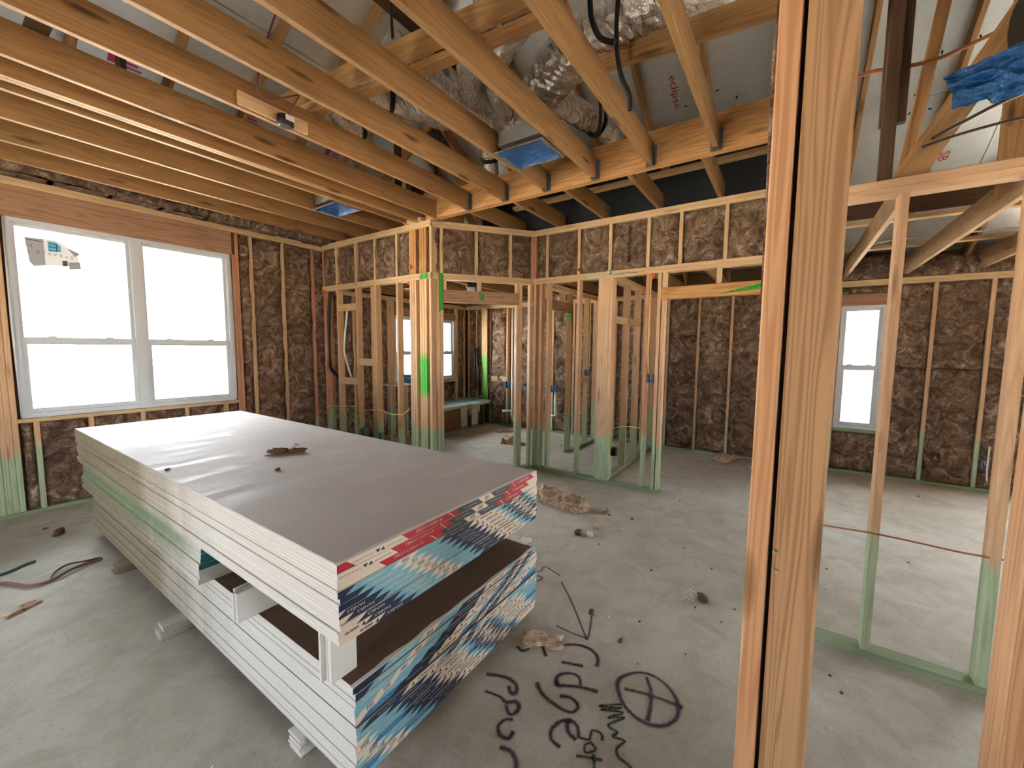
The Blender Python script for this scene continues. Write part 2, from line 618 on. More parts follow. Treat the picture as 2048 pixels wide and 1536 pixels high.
class Frame:
    """a framed wall: A origin on the room face, d along the wall, n towards the room"""

    def __init__(self, parent, A, d, n):
        self.p, self.A, self.d, self.n = parent, Vector((A[0], A[1], 0)), Vector((d[0], d[1], 0)).normalized(), Vector((n[0], n[1], 0)).normalized()

    def pt(self, s, z, dep=0.0):
        q = self.A + self.d * s - self.n * dep
        return Vector((q.x, q.y, z))

    def stud(self, s, z0, z1, w=0.038, dep=0.089, mat=None, back=0.0, name='stud'):
        return board(name, self.p, self.pt(s, z0, back + dep / 2), self.pt(s, z1, back + dep / 2), dep, w, self.n, mat or W_STUD)

    def plate(self, s0, s1, z0, t=0.038, dep=0.089, mat=None, back=0.0, name='plate'):
        return board(name, self.p, self.pt(s0, z0 + t / 2, back + dep / 2), self.pt(s1, z0 + t / 2, back + dep / 2), dep, t, self.n, mat or W_PLATE)

    def face(self, s0, s1, z0, z1, t=0.038, mat=None, back=0.0, name='header'):
        return board(name, self.p, self.pt(s0, (z0 + z1) / 2, back + t / 2), self.pt(s1, (z0 + z1) / 2, back + t / 2), z1 - z0, t, (0, 0, 1), mat or W_HEAD)

    def batt(self, s0, s1, z0, z1, back=0.014, amp=0.034, thick=0.08, step=0.035, name='insulation_batt'):
        w, h = s1 - s0, z1 - z0
        nx, nz = max(6, int(w / step)), max(6, int(h / step))
        seed = Vector((random.uniform(0, 90), random.uniform(0, 90), random.uniform(0, 90)))
        V, Fc = [], []
        for j in range(nz + 1):
            for i in range(nx + 1):
                x, z = w * i / nx, h * j / nz
                e = min(x, w - x, z, h - z)
                q = Vector((x, 0, z))
                dsp = mnoise.fractal(q * 5 + seed, 1.0, 2.0, 3) * amp + abs(mnoise.noise(q * 2.2 + seed)) * amp * 1.1
                dsp -= 0.03 * max(0, 1 - e / 0.035) ** 1.5
                jx = mnoise.noise(q * 9 + seed) * 0.006 if 0 < i < nx else 0
                V.append((x + jx, back - dsp, z))
        for j in range(nz):
            for i in range(nx):
                k = j * (nx + 1) + i
                Fc.append((k, k + 1, k + nx + 2, k + nx + 1))
        mb = MB()
        mb.raw(V, Fc, 0, True)
        # back and sides
        y1 = back + thick
        b = [(0, y1, 0), (w, y1, 0), (w, y1, h), (0, y1, h)]
        mb.raw(b, [(3, 2, 1, 0)])
        dpt = back + 0.03
        f = [(0, dpt, 0), (w, dpt, 0), (w, dpt, h), (0, dpt, h)]
        for i in range(4):
            mb.face([f[(i + 1) % 4], f[i], b[i], b[(i + 1) % 4]])
        x, y, o = self.d, -self.n, self.pt(s0, z0)
        if x.cross(y).z < 0:      # keep the local frame right handed
            x, o = -x, self.pt(s1, z0)
        M = Matrix(((x.x, y.x, 0, o.x), (x.y, y.y, 0, o.y), (0, 0, 1, o.z), (0, 0, 0, 1)))
        return mb.build(name, INSUL, self.p, M)

    def bays(self, studs, z0, z1, w=0.038, **kw):
        st = sorted(studs)
        for a, b in zip(st, st[1:]):
            if b - a > 0.11:
                self.batt(a + w / 2 + 0.002, b - w / 2 - 0.002, z0, z1, **kw)


# ================================================================== FLOOR
floor = MB()
floor.box((-3.6, -5.2, -0.2), (7.05, 6.15, 0))
floor = tag(floor.build('floor', CONC), 'bare grey concrete slab with stains and spray paint lettering', kind='structure')
gr = MB()
gr.box((-60, -60, -0.45), (60, 60, -0.25))
tag(gr.build('ground', DIRT), 'bare dirt yard outside the windows', kind='structure')


def ribbon(mb, pts, w, z, n=6, taper=True):
    P = spline([(x, y, z) for x, y in pts], n)
    N = len(P)
    prev = None
    for i, p in enumerate(P):
        t = (P[min(i + 1, N - 1)] - P[max(i - 1, 0)]).normalized()
        s = Vector((-t.y, t.x, 0))
        ww = w * (0.9 + 0.25 * mnoise.noise(p * 9))
        a, b = p - s * ww / 2, p + s * ww / 2
        if prev:
            mb.face([prev[0], a, b, prev[1]], 0, [(0, 0), (0, 1), (1, 1), (1, 0)])
        prev = (a, b)


PUR = [[(1.901, 0.927), (1.929, 0.896), (1.951, 0.845), (1.953, 0.795), (1.931, 0.752), (1.897, 0.73), (1.861, 0.723)], [(1.784, 0.885), (1.822, 0.779)], [(1.634, 0.835), (1.683, 0.857), (1.724, 0.838), (1.749, 0.793), (1.739, 0.761), (1.704, 0.741)], [(1.638, 0.837), (1.689, 0.749), (1.717, 0.656)], [(1.6, 0.922), (1.563, 0.879), (1.544, 0.822), (1.537, 0.758), (1.547, 0.711), (1.582, 0.699), (1.606, 0.718), (1.612, 0.758), (1.592, 0.794)], [(1.439, 0.639), (1.451, 0.679), (1.484, 0.702), (1.508, 0.692), (1.497, 0.66), (1.452, 0.632)], [(1.514, 0.696), (1.482, 0.729), (1.43, 0.745), (1.386, 0.728), (1.373, 0.68)], [(1.745, 1.133), (1.731, 1.095), (1.758, 1.075), (1.809, 1.078), (1.847, 1.063), (1.822, 1.021), (1.769, 0.968)], [(1.499, 1.154), (1.525, 1.101), (1.539, 1.049), (1.531, 1.0), (1.497, 0.974), (1.474, 0.987), (1.503, 1.024)], [(1.416, 1.099), (1.429, 1.023), (1.422, 0.984), (1.449, 0.946), (1.431, 0.918), (1.395, 0.918), (1.383, 0.941), (1.416, 0.98)], [(1.368, 0.907), (1.343, 0.937), (1.304, 0.94), (1.278, 0.913), (1.285, 0.874), (1.324, 0.874)], [(1.234, 0.882), (1.245, 0.845), (1.234, 0.809), (1.204, 0.783), (1.17, 0.767)], [(1.913, 0.565), (1.852, 0.597), (1.795, 0.588), (1.722, 0.537), (1.686, 0.472), (1.683, 0.414), (1.709, 0.359), (1.763, 0.322), (1.828, 0.318), (1.893, 0.345), (1.944, 0.403), (1.962, 0.47), (1.947, 0.524), (1.913, 0.565)], [(1.936, 0.492), (1.869, 0.452), (1.787, 0.43), (1.697, 0.418)], [(1.805, 0.559), (1.839, 0.437), (1.855, 0.305)]]
THIN = [[(2.432, 1.219), (2.265, 1.059), (2.086, 0.907), (2.004, 0.838)], [(2.245, 0.91), (2.102, 0.863), (2.017, 0.839)], [(2.012, 1.036), (2.008, 0.935), (2.017, 0.849)], [(2.445, 1.428), (2.472, 1.407), (2.538, 1.407), (2.495, 1.263)], [(2.352, 1.397), (2.346, 1.358), (2.396, 1.351), (2.402, 1.39), (2.352, 1.397)]]
GRN = [[(1.711, 0.54), (1.646, 0.62), (1.692, 0.534), (1.632, 0.608), (1.674, 0.521), (1.612, 0.566), (1.653, 0.507), (1.579, 0.553), (1.568, 0.51), (1.538, 0.518), (1.548, 0.471), (1.5, 0.486), (1.469, 0.469), (1.463, 0.437), (1.452, 0.404)], [(1.496, 0.547), (1.523, 0.564), (1.514, 0.6), (1.471, 0.594), (1.456, 0.627)], [(1.378, 0.61), (1.4, 0.564), (1.421, 0.517)], [(1.46, 0.577), (1.444, 0.557), (1.412, 0.582), (1.437, 0.599), (1.466, 0.579)], [(1.424, 0.555), (1.372, 0.53)]]
mb = MB()
zz = 0.0012
for p in PUR:
    ribbon(mb, p, 0.036, zz)
    zz += 0.00015
for p in THIN:
    ribbon(mb, p, 0.020, zz)
    zz += 0.00015
tag(mb.build('spray_lettering', SPRAYP, floor), 'purple black spray painted words ridge support with circled cross')
mb = MB()
for p in GRN:
    ribbon(mb, p, 0.024, zz)
    zz += 0.00015
tag(mb.build('spray_lettering', SPRAYG, floor), 'dark green scribbled lettering')

# ================================================================== WALL LEFT (big window)
WY = 5.92
wl = empty('wall_left', label='framed outside wall with the large double window and wool insulation', kind='structure')
F = Frame(wl, (0, WY), (1, 0), (0, -1))
F.plate(-3.2, 3.64, 0.0, mat=W_BOTTOM)
F.plate(-3.2, 3.64, 3.064)
F.plate(-3.2, 3.64, 3.102)
for i, s in enumerate((0.368, 0.408, 0.447, 0.487)):
    F.stud(s, 0.04, 3.06 if i < 3 else 2.79)
for s in (2.375, 2.415):
    F.stud(s, 0.04, 3.06 if s > 2.4 else 2.79, mat=W_ORANGE)
F.face(0.50, 2.36, 2.785, 3.062)
F.plate(0.50, 2.36, 0.885)
for s in (0.62, 0.99, 1.40, 1.80, 2.215):
    F.stud(s, 0.04, 0.885, mat=W_STUD)
F.bays((0.506, 0.62, 0.99, 1.40, 1.80, 2.215, 2.36), 0.045, 0.88)
for s in (2.585, 2.99, 3.425):
    F.stud(s, 0.04, 3.06, mat=W_ORANGE if s > 3.3 else W_STUD)
F.bays((2.434, 2.585, 2.99, 3.425, 3.62), 0.045, 3.055)
for s in (0.0, -0.4, -0.8, -1.2, -1.6, -2.0, -2.4, -2.8):
    F.stud(s, 0.04, 3.06)
F.bays((-2.8, -2.4, -2.0, -1.6, -1.2, -0.8, -0.4, 0.0, 0.368), 0.045, 3.055)
# insulation stuffed above the plate, at the eave
random.seed(11)
for k in range(9):
    x0 = 0.0 + k * 0.41
    F.batt(x0, x0 + 0.40, 3.145, 3.36, back=-0.14 + random.uniform(-.03, .03), amp=0.05, thick=0.25, step=0.03)
    F.batt(x0 - 0.02, x0 + 0.43, 3.125, 3.25, back=-0.23 + random.uniform(-.03, .03), amp=0.06, thick=0.2, step=0.028)


def sheathing(parent, name, axis, pos, a0, a1, z0, z1, holes, t=0.012):
    """outside sheathing with openings; axis 'y' = wall runs along X at Y=pos"""
    xs = sorted({a0, a1, *[h[0] for h in holes], *[h[1] for h in holes]})
    mb = MB()
    for p, q in zip(xs, xs[1:]):
        zs = [(z0, z1)]
        for h in holes:
            if h[0] <= p and q <= h[1]:
                zs = [(lo, hi) for lo, hi in ((z0, h[2]), (h[3], z1)) if hi > lo]
        for lo, hi in zs:
            if axis == 'y':
                mb.box((p, pos, lo), (q, pos + t, hi))
            else:
                mb.box((pos, p, lo), (pos + t, q, hi))
    return mb.build(name, OSB, parent)


sheathing(wl, 'sheathing', 'y', WY + 0.095, -3.3, 7.0, -0.2, 3.6, [(0.545, 2.325, 0.935, 2.775), (4.95, 6.55, 0.97, 2.20)])


def window_unit(name, label, axis, pos, sgn, a0, a1, z0, z1, units=1, zmid=0.5, dep=0.08):
    """single hung vinyl window(s). local x along wall, y outward, z up"""
    w = empty(name, label=label, kind='structure')

    def P(x, y, z):
        return (x, pos + sgn * y, z) if axis == 'y' else (pos + sgn * y, x, z)

    def bx(mb, x0, x1, y0, y1, zz0, zz1, mi=0):
        p, q = P(x0, y0, zz0), P(x1, y1, zz1)
        mb.box(tuple(min(i, j) for i, j in zip(p, q)), tuple(max(i, j) for i, j in zip(p, q)), mi)
    fr = 0.035
    mb = MB()
    bx(mb, a0, a1, 0, dep, z0, z0 + fr + .01)
    bx(mb, a0, a1, 0, dep, z1 - fr, z1)
    bx(mb, a0, a0 + fr, 0, dep, z0 + fr + .01, z1 - fr)
    bx(mb, a1 - fr, a1, 0, dep, z0 + fr + .01, z1 - fr)
    uw = (a1 - a0) / units
    for k in range(1, units):
        bx(mb, a0 + k * uw - 0.045, a0 + k * uw + 0.045, 0, dep, z0 + fr + .01, z1 - fr)
    frame = mb.build('window_frame', VINYL, w)
    zm = z0 + (z1 - z0) * zmid
    for k in range(units):
        x0 = a0 + k * uw + (fr if k == 0 else 0.045)
        x1 = a0 + (k + 1) * uw - (fr if k == units - 1 else 0.045)
        for nm, s0, s1, y0 in (('upper_sash', zm - 0.035, z1 - fr, 0.048), ('lower_sash', z0 + fr + .01, zm + 0.035, 0.018)):
            sf = 0.042 if nm == 'lower_sash' else 0.03
            mb = MB()
            rl = 0.060 if nm == 'upper_sash' else sf
            th = 0.060 if nm == 'lower_sash' else 0.032
            bx(mb, x0 + .001, x1 - .001, y0, y0 + 0.028, s0, s0 + rl)
            bx(mb, x0 + .001, x1 - .001, y0, y0 + 0.028, s1 - th, s1)
            bx(mb, x0 + .001, x0 + sf, y0, y0 + 0.028, s0 + rl, s1 - th)
            bx(mb, x1 - sf, x1 - .001, y0, y0 + 0.028, s0 + rl, s1 - th)
            if nm == 'lower_sash':
                for fx in (0.25, 0.75):
                    c = x0 + (x1 - x0) * fx
                    bx(mb, c - 0.03, c + 0.03, y0 - 0.004, y0 + 0.02, s1, s1 + 0.012)
            s = mb.build(nm, VINYL, w)
            g = MB()
            bx(g, x0 + sf, x1 - sf, y0 + 0.012, y0 + 0.016, s0 + rl, s1 - th)
            g.build('glass_pane', GLASS, s)
    return w, P


win1, P1 = window_unit('window_1', 'large white double single-hung window above the drywall stack', 'y', WY + 0.02, 1, 0.535, 2.335, 0.925, 2.785, 2, 0.395)
# manufacturer sticker on the upper glass, printed side out (reads mirrored from inside)
st = MB()
YS = WY + 0.062
def sp(x, z, y=0.0):
    return (x, YS - y, z)
st.face([sp(.655, 2.63), sp(.775, 2.635), sp(.775, 2.385), sp(.700, 2.365), sp(.675, 2.40)], 1)
st.face([sp(.775, 2.635), sp(.86, 2.64), sp(.905, 2.61), sp(.935, 2.575), sp(1.0, 2.55), sp(1.005, 2.415), sp(.775, 2.385)], 0)
st.face([sp(.93, 2.44, .001), sp(1.01, 2.455, .001), sp(1.015, 2.385, .001), sp(.93, 2.37, .001)], 1)
st.face([sp(.925, 2.585, .004), sp(1.015, 2.535, .025), sp(.975, 2.50, .012)], 1)
sticker = tag(st.build('sticker', [STICK, STICKG], win1), 'torn paper sticker on the upper pane')
pr = MB()
pr.face([sp(.80, 2.62, .002), sp(.845, 2.62, .002), sp(.885, 2.59, .002), sp(.885, 2.53, .002), sp(.80, 2.525, .002)], 0)
for z in (2.607, 2.574, 2.54):
    pr.face([sp(.806, z, .003), sp(.862, z - .004, .003), sp(.862, z - .013, .003), sp(.806, z - .009, .003)], 1)
pr.face([sp(.853, 2.603, .003), sp(.862, 2.600, .003), sp(.862, 2.53, .003), sp(.853, 2.53, .003)], 1)
for i, ch in enumerate('ETAVELE'):
    put_text(pr, {'A': '\u039b'}.get(ch, ch), sp(.735 + i * .0365, 2.505 - i * .003, .003), (1, 0, 0), (0, 0, 1), .036, 2, mirror=True)
pr.face([sp(.888, 2.45, .003), sp(.922, 2.453, .003), sp(.922, 2.40, .003), sp(.888, 2.397, .003)], 2)
pr.face([sp(.665, 2.617, .002), sp(.765, 2.610, .002), sp(.765, 2.602, .002), sp(.665, 2.609, .002)], 2)
put_text(pr, 'D', sp(.69, 2.555, .002), (1, 0, 0), (0, 0, 1), .03, 2, mirror=True)
pr.build('printing', [STICKB, STICKD, INKD], sticker)
# caulk beads at the edge of the window opening
mb = MB()
mb.tube([(0.532, WY + .012, 0.94), (0.53, WY + .012, 1.8), (0.532, WY + .012, 2.78)], 0.009, 6, 0, 0.006, 3)
mb.tube([(2.338, WY + .012, 0.94), (2.34, WY + .012, 1.8), (2.338, WY + .012, 2.78)], 0.008, 6, 0, 0.006, 5)
mb.build('caulk_bead', VINYL, win1)

# ================================================================== WALL BACK (jogged partition)
wb = empty('wall_back', label='jogged stud partition with insulated upper band and angled doorway', kind='structure')
XL, XR = 3.55, 4.62
L = Frame(wb, (XL, 0), (0, 1), (-1, 0))
R = Frame(wb, (XR, 0), (0, 1), (-1, 0))
A0, A1 = Vector((3.56, 3.62)), Vector((4.62, 2.80))
ad = (A1 - A0).normalized()
AL = (A1 - A0).length
A = Frame(wb, A0, (ad.x, ad.y), (ad.y, -ad.x))
Z1, Z2, ZM = 3.066, 3.104, 2.456
for Fr, a, b in ((L, 3.60, 5.90), (R, -0.05, 2.80), (A, 0.0, AL)):
    Fr.plate(a, b, Z1, dep=0.14)
    Fr.plate(a, b, Z2 - 0.0, dep=0.14)
    Fr.plate(a, b, ZM)
    Fr.plate(a, b, ZM + 0.0385)
L.plate(3.60, 5.90, 0, mat=W_BOTTOM)
R.plate(1.12, 2.80, 0, mat=W_BOTTOM)
A.plate(0.0, 0.14, 0, mat=W_BOTTOM)
A.plate(1.12, AL, 0, mat=W_BOTTOM)
# left section
L.stud(5.86, 0.04, ZM, mat=W_ORANGE)
L.stud(5.86, ZM + .077, Z1, mat=W_ORANGE)
for s in (5.525, 5.07, 4.65, 4.21):
    L.stud(s, 0.04, ZM)
    L.stud(s, ZM + .077, Z1, mat=W_PLATE)
L.face(4.685, 4.825, 0.04, ZM, t=0.038, mat=W_STUD, back=0.06, name='stud') if False else board('stud', wb, L.pt(4.755, 0.04, 0.075), L.pt(4.755, ZM, 0.075), 0.14, 0.038, (0, 1, 0), W_STUD)
for s in (3.953, 3.912, 3.871):
    L.stud(s, 0.04, ZM, mat=W_STUD)
    L.stud(s, ZM + .077, Z1, mat=W_BEAM)
for s in (3.775, 3.735, 3.695):
    L.stud(s, 0.04, ZM, mat=W_GMARK)
    L.stud(s, ZM + .077, Z1, mat=W_BEAM)
L.stud(3.612, 0.04, ZM, mat=W_STUD)
L.stud(3.60, ZM + .077, Z1, mat=W_PLATE)
L.bays((5.86, 5.525, 5.07, 4.65, 4.21, 3.953), ZM + .079, Z1 - .003)
L.batt(3.80, 3.85, ZM + .079, Z1 - .003)
L.batt(3.625, 3.67, ZM + .079, Z1 - .003)
L.face(5.09, 5.505, 2.147, 2.245, mat=W_PLATE, name='block')
L.face(5.09, 5.505, 1.082, 1.182, mat=W_PLATE, name='block')
L.face(4.65, 5.05, 1.37, 1.465, mat=W_PLATE, back=0.01, name='block')
# angled section with the doorway
for s in (0.02, 0.10, 0.142):
    A.stud(s, 0.04, ZM, mat=W_STUD)
for s in (1.125, 1.165, AL - 0.03):
    A.stud(s, 0.04, ZM if s > 1.15 else 2.19, mat=W_STUD)
A.face(0.162, 1.145, 2.185, 2.335, mat=W_HEAD)
A.face(0.162, 1.145, 2.185, 2.335, mat=W_HEAD, back=0.05)
for s in (0.18, 0.62, 1.125):
    A.stud(s, 2.336, ZM, mat=W_PLATE)
for s in (0.02, 0.14, 0.575, 1.02, AL - 0.02):
    A.stud(s, ZM + .077, Z1, mat=W_PLATE if s < 1.2 else W_ORANGE)
A.bays((0.02, 0.14, 0.575, 1.02, AL - 0.02), ZM + .079, Z1 - .003)
# right section
for s, mt in ((2.78, W_STUD), (2.693, W_STUD), (2.587, W_STUD), (2.158, W_STUD), (1.742, W_STUD), (1.325, W_ORANGE), (1.197, W_STUD)):
    R.stud(s, 0.04, ZM, mat=mt)
R.stud(1.150, 0.04, 2.17, mat=W_STUD)
R.stud(1.150, 2.30, ZM, mat=W_PLATE)
board('stud', wb, R.pt(1.832, 0.04, 0.02), R.pt(1.832, ZM, 0.02), 0.14, 0.038, (0, 1, 0), W_STUD)
R.face(-0.05, 1.176, 2.17, 2.298, mat=W_BEAM)
R.face(-0.05, 1.176, 2.17, 2.298, mat=W_HEAD, back=0.05)
for s in (0.62, 0.21):
    R.stud(s, 2.299, ZM, mat=W_PLATE)
us = (2.785, 2.605, 2.165, 1.77, 1.335, 1.0, 0.572, 0.16, -0.03)
for s in us:
    R.stud(s, ZM + .077, Z1, mat=W_ORANGE if s > 2.7 else W_PLATE)
R.bays(us, ZM + .079, Z1 - .003, amp=0.034)
# ink printed on the wool
mb = MB()
for x, ya, yb, z0, z1 in ((XR - .030, 1.575, 1.50, 2.60, 3.00),):
    mb.face([(x, ya, z0), (x, yb, z0), (x, yb, z1), (x, ya, z1)], 0, [(0, 0), (1, 0), (1, 1), (0, 1)])
tag(mb.build('batt_printing', m_spray('batt_ink', lin(34, 30, 32), 1.6, .75), wb), 'smudged dark printing on the wool')
# paint and foam on the plates
gp = MB()
gp.face([(XL - .002, 3.62, 2.460), (XL - .002, 3.60, 2.528), (XL - .002, 3.80, 2.528), (XL - .002, 3.83, 2.458)], 0, [(0, 0), (0, 1), (1, 1), (1, 0)])
q0, q1 = A.pt(0.085, 2.06, -0.003), A.pt(0.175, 2.06, -0.003)
gp.face([(q0.x, q0.y, 2.05), (q1.x, q1.y, 2.10), (q1.x, q1.y, 2.53), (q0.x, q0.y, 2.53)], 0, [(0, 0), (1, 0), (1, 1), (0, 1)])
q0, q1 = A.pt(0.60, 2.3, -0.003), A.pt(0.68, 2.3, -0.003)
gp.face([(q0.x, q0.y, 2.25), (q1.x, q1.y, 2.20), (q1.x, q1.y, 2.30), (q0.x, q0.y, 2.335)], 0, [(0, 0), (1, 0), (1, 1), (0, 1)])
for k in range(5):
    z = 2.185 + k * 0.014
    gp.face([(XR - .002 - k * .0003, 0.60 - k * .07, z), (XR - .002 - k * .0003, 0.05, z + .05), (XR - .002 - k * .0003, 0.05, z + .08), (XR - .002 - k * .0003, 0.58 - k * .07, z + .02)], 0, [(0, 0), (0, 1), (1, 1), (1, 0)])
tag(gp.build('spray_mark', SPRAYL, wb), 'bright green spray paint marks on corner plates and headers')
mb = MB()
mb.tube([(XL - .005, 3.62, 2.51), (XL - .008, 3.60, 2.50), (3.57, 3.61, 2.46)], 0.012, 6, 0, 0.01, 2)
mb.tube([(XR - .004, 2.05, 2.478), (XR - .006, 1.8, 2.484), (XR - .005, 1.45, 2.482)], 0.012, 6, 0, 0.012, 7)
mb.tube([(XR - .004, 1.78, 2.54), (XR - .006, 1.76, 2.50)], 0.014, 6, 0, 0.012, 9)
mb.tube([(XL - .004, 5.85, 3.13), (XL - .006, 5.80, 3.12), (XL - .004, 5.70, 3.135)], 0.014, 6, 0, 0.012, 4)
mb.tube([(XL - .004, 5.1, 2.50), (XL - .006, 5.04, 2.50)], 0.02, 6, 0, 0.015, 6)
mb.build('caulk_bead', GLUE, wb)
mb = MB()
for (x, y, z, r) in ((XL - .01, 5.84, 2.46, .03), (XL + .03, 4.60, 2.445, .025), (XL + .03, 4.02, 2.45, .03), (XR + .03, 1.28, 2.44, .04), (XL - .01, 5.87, 2.85, .02), (XL - .005, 3.93, 2.62, .022), (XR - .004, 2.16, 2.58, .02), (XL - .008, 5.84, 0.62, .03)):
    mb.tube([(x, y, z - r), (x - .005, y + .005, z), (x, y, z + r)], [r * .4, r, r * .5], 7, 0, 0.012, int(x * 100))
mb.build('orange_foam', ORGF, wb)

# ================================================================== CLOSET / BATH partitions
wc = empty('wall_middle', label='short stud partitions of the closets behind the jogged wall', kind='structure')
Cl = Frame(wc, (0, 1.772), (1, 0), (0, -1))
Cl.plate(4.72, 6.80, 0, mat=W_BOTTOM)
Cl.plate(4.72, 6.80, ZM)
Cl.plate(4.72, 6.80, ZM + .0385)
for s in (4.735, 4.86, 5.40, 5.88, 6.33, 6.74):
    Cl.stud(s, 0.04, ZM, mat=W_STUD)
for s0, s1 in ((5.43, 5.86), (4.88, 5.38)):
    Cl.face(s0, s1, 1.95, 2.04, mat=W_PLATE, back=0.02, name='block')
C2 = Frame(wc, (0, 2.76), (1, 0), (0, -1))
C2.plate(5.68, 6.80, 0, mat=W_BOTTOM)
C2.plate(4.72, 6.80, ZM)
C2.plate(4.72, 6.80, ZM + .0385)
C2.stud(5.70, 0.04, ZM, mat=W_GTOP)
for s in (6.05, 6.35, 6.74):
    C2.stud(s, 0.04, ZM, mat=W_STUD)
C2.face(4.74, 5.72, 2.17, 2.31, mat=W_HEAD)
for s in (5.0, 5.45):
    C2.stud(s, 2.312, ZM, mat=W_PLATE)
C2.face(6.07, 6.33, 1.06, 1.15, mat=W_PLATE, back=0.02, name='block')

# ================================================================== WALL FAR (outside wall with the small window)
XF = 6.90
wf = empty('wall_far', label='far outside wall full of brown insulation behind the partitions', kind='structure')
Wf = Frame(wf, (XF, 0), (0, 1), (-1, 0))
Wf.plate(-4.4, 5.92, 0, mat=W_BOTTOM)
Wf.plate(-4.4, 5.92, 2.456)
Wf.plate(-4.4, 5.92, 2.4945)
far_studs = [-3.9, -3.4, -2.9, -2.37, -1.89, -1.425, -1.03, -0.53, -0.10, 0.28, 0.715, 1.17, 1.63, 2.1, 2.5, 2.9, 3.3, 3.74, 4.09, 4.68, 4.81, 5.245, 5.62, 5.84]
for s in far_studs:
    if -1.0 < s < -0.6:
        continue
    Wf.stud(s, 0.04, 2.456, mat=W_STUD)
board('stud', wf, Wf.pt(5.36, 0.04, -0.035), Wf.pt(5.36, 2.456, -0.035), 0.15, 0.038, (0, 1, 0), W_GMARK2)
for a, b in zip(far_studs, far_studs[1:]):
    if a == -1.03:
        continue
    if b - a > 0.15:
        if a in (-3.9, -3.4, -2.9):
            continue
        if -2.5 < a < -1.0:
            Wf.batt(a + .02, b - .02, 0.045, 1.42)
            Wf.batt(a + .02, b - .02, 1.425, 2.45)
        else:
            Wf.batt(a + .02, b - .02, 0.045, 2.45, amp=0.045 if a > 3.2 or 0.2 < a < 1.7 else 0.026)
Wf.plate(-1.01, -0.55, 0.56, mat=W_BOTTOM)
Wf.face(-1.01, -0.55, 2.215, 2.36, mat=W_HEAD)
Wf.batt(-1.01, -0.55, 0.045, 0.30)
Wf.batt(-1.01, -0.55, 0.30, 0.55)
Wf.batt(-1.01, -0.55, 2.365, 2.45)
# loose insulation lying along the top plate
for k in range(9):
    y0 = -2.6 + k * 0.32
    Wf.batt(y0, y0 + 0.34, 2.535, 2.78 + 0.03 * (k % 3), back=-0.02, amp=0.05, thick=0.2)
for k in range(6):
    y0 = 3.0 + k * 0.45
    Wf.batt(y0, y0 + 0.44, 2.535, 2.70, back=0.0, amp=0.05, thick=0.2)
Wf.face(4.83, 5.22, 0.93, 1.04, mat=W_PLATE, name='block')
Wf.face(4.10, 4.66, 0.90, 0.99, mat=W_PLATE, name='block')
Wf.face(3.76, 4.07, 0.88, 0.97, mat=W_PLATE, name='block')
sheathing(wf, 'sheathing', 'x', XF + 0.095, -4.5, 6.05, -0.2, 3.1, [(-1.0, -0.56, 0.60, 2.21), (-4.4, -2.75, 0.35, 2.25)])  # second hole is an unseen opening added to brighten the side room
win2, P2 = window_unit('window_2', 'narrow white single-hung window facing a white sided house', 'x', XF + 0.02, 1, -1.005, -0.555, 0.60, 2.215, 1, 0.50)
mb = MB()
GLS = [[(-0.672, 2.034), (-0.64, 2.008), (-0.638, 1.965), (-0.663, 1.955), (-0.678, 1.981), (-0.648, 1.985)], [(-0.693, 2.024), (-0.726, 2.028), (-0.708, 2.001), (-0.736, 1.983), (-0.703, 1.966)], [(-0.774, 2.013), (-0.753, 1.988), (-0.768, 1.966), (-0.786, 1.982), (-0.794, 2.012), (-0.774, 2.022)], [(-0.822, 2.029), (-0.808, 2.012), (-0.833, 1.991), (-0.823, 1.968), (-0.812, 1.986), (-0.828, 2.02)]]
for g in GLS:
    mb.tube(spline([(XF + 0.076, y, z) for y, z in g], 5), 0.0042, 5)
tag(mb.build('lettering', GREYINK, win2), 'house number marker lettering on the upper pane')

# bath side of the left outside wall
wbath = empty('wall_bath', label='outside wall of the bath with a bright window beyond the partition', kind='structure')
B = Frame(wbath, (0, WY), (1, 0), (0, -1))
B.plate(3.70, 6.88, 0, mat=W_BOTTOM)
B.plate(3.70, 6.88, 2.456)
B.plate(3.70, 6.88, 2.4945)
bst = (3.72, 4.1, 4.5, 4.79, 4.83, 4.87, 4.91, 6.58, 6.62, 6.86)
for s in bst:
    B.stud(s, 0.04, 2.456)
B.bays(bst[:7], 0.045, 2.45)
B.bays(bst[7:], 0.045, 2.45)
B.face(4.93, 6.56, 2.215, 2.35, mat=W_HEAD)
B.plate(4.93, 6.56, 0.91)
B.batt(4.93, 6.56, 2.36, 2.45)
B.batt(4.93, 6.56, 0.045, 0.90)
win3, P3 = window_unit('window_3', 'bright bath window seen between the partition studs', 'y', WY + 0.02, 1, 4.95, 6.55, 0.96, 2.21, 2, 0.45)

# ================================================================== WALL RIGHT (stud wall by the dark room) and post
wr = empty('wall_right', label='open stud wall between the big room and the dim side room', kind='structure')
W2 = Frame(wr, (2.735, 0), (0, 1), (-1, 0))
W2.plate(-4.0, -0.19, 0, mat=W_BOTTOM)
W2.plate(-4.0, -0.17, 2.385, mat=W_STUD)
W2.plate(-4.0, -0.17, 2.4235, mat=W_STUD)
for s in (-0.425, -0.845, -1.26, -1.68, -2.1, -2.5):
    W2.stud(s, 0.04, 2.385, mat=W_STUD, dep=0.089)
wn_ = empty('wall_near', label='end of the stud wall right beside the camera', kind='structure')
W3 = Frame(wn_, (0.978, 0), (0, 1), (-1, 0))
W3.stud(0.031, 0.0, 3.06, w=0.038, dep=0.14, mat=W_POST_A)
board('stud', wn_, (1.000, -0.0365, 0.0), (1.000, -0.0365, 3.06), 0.080, 0.038, (0, 1, 0), W_POST_B, c=0.005)
board('stud', wn_, (1.075, -0.030, 0.0), (1.075, -0.030, 3.06), 0.089, 0.038, (1, 0, 0), W_DARK)
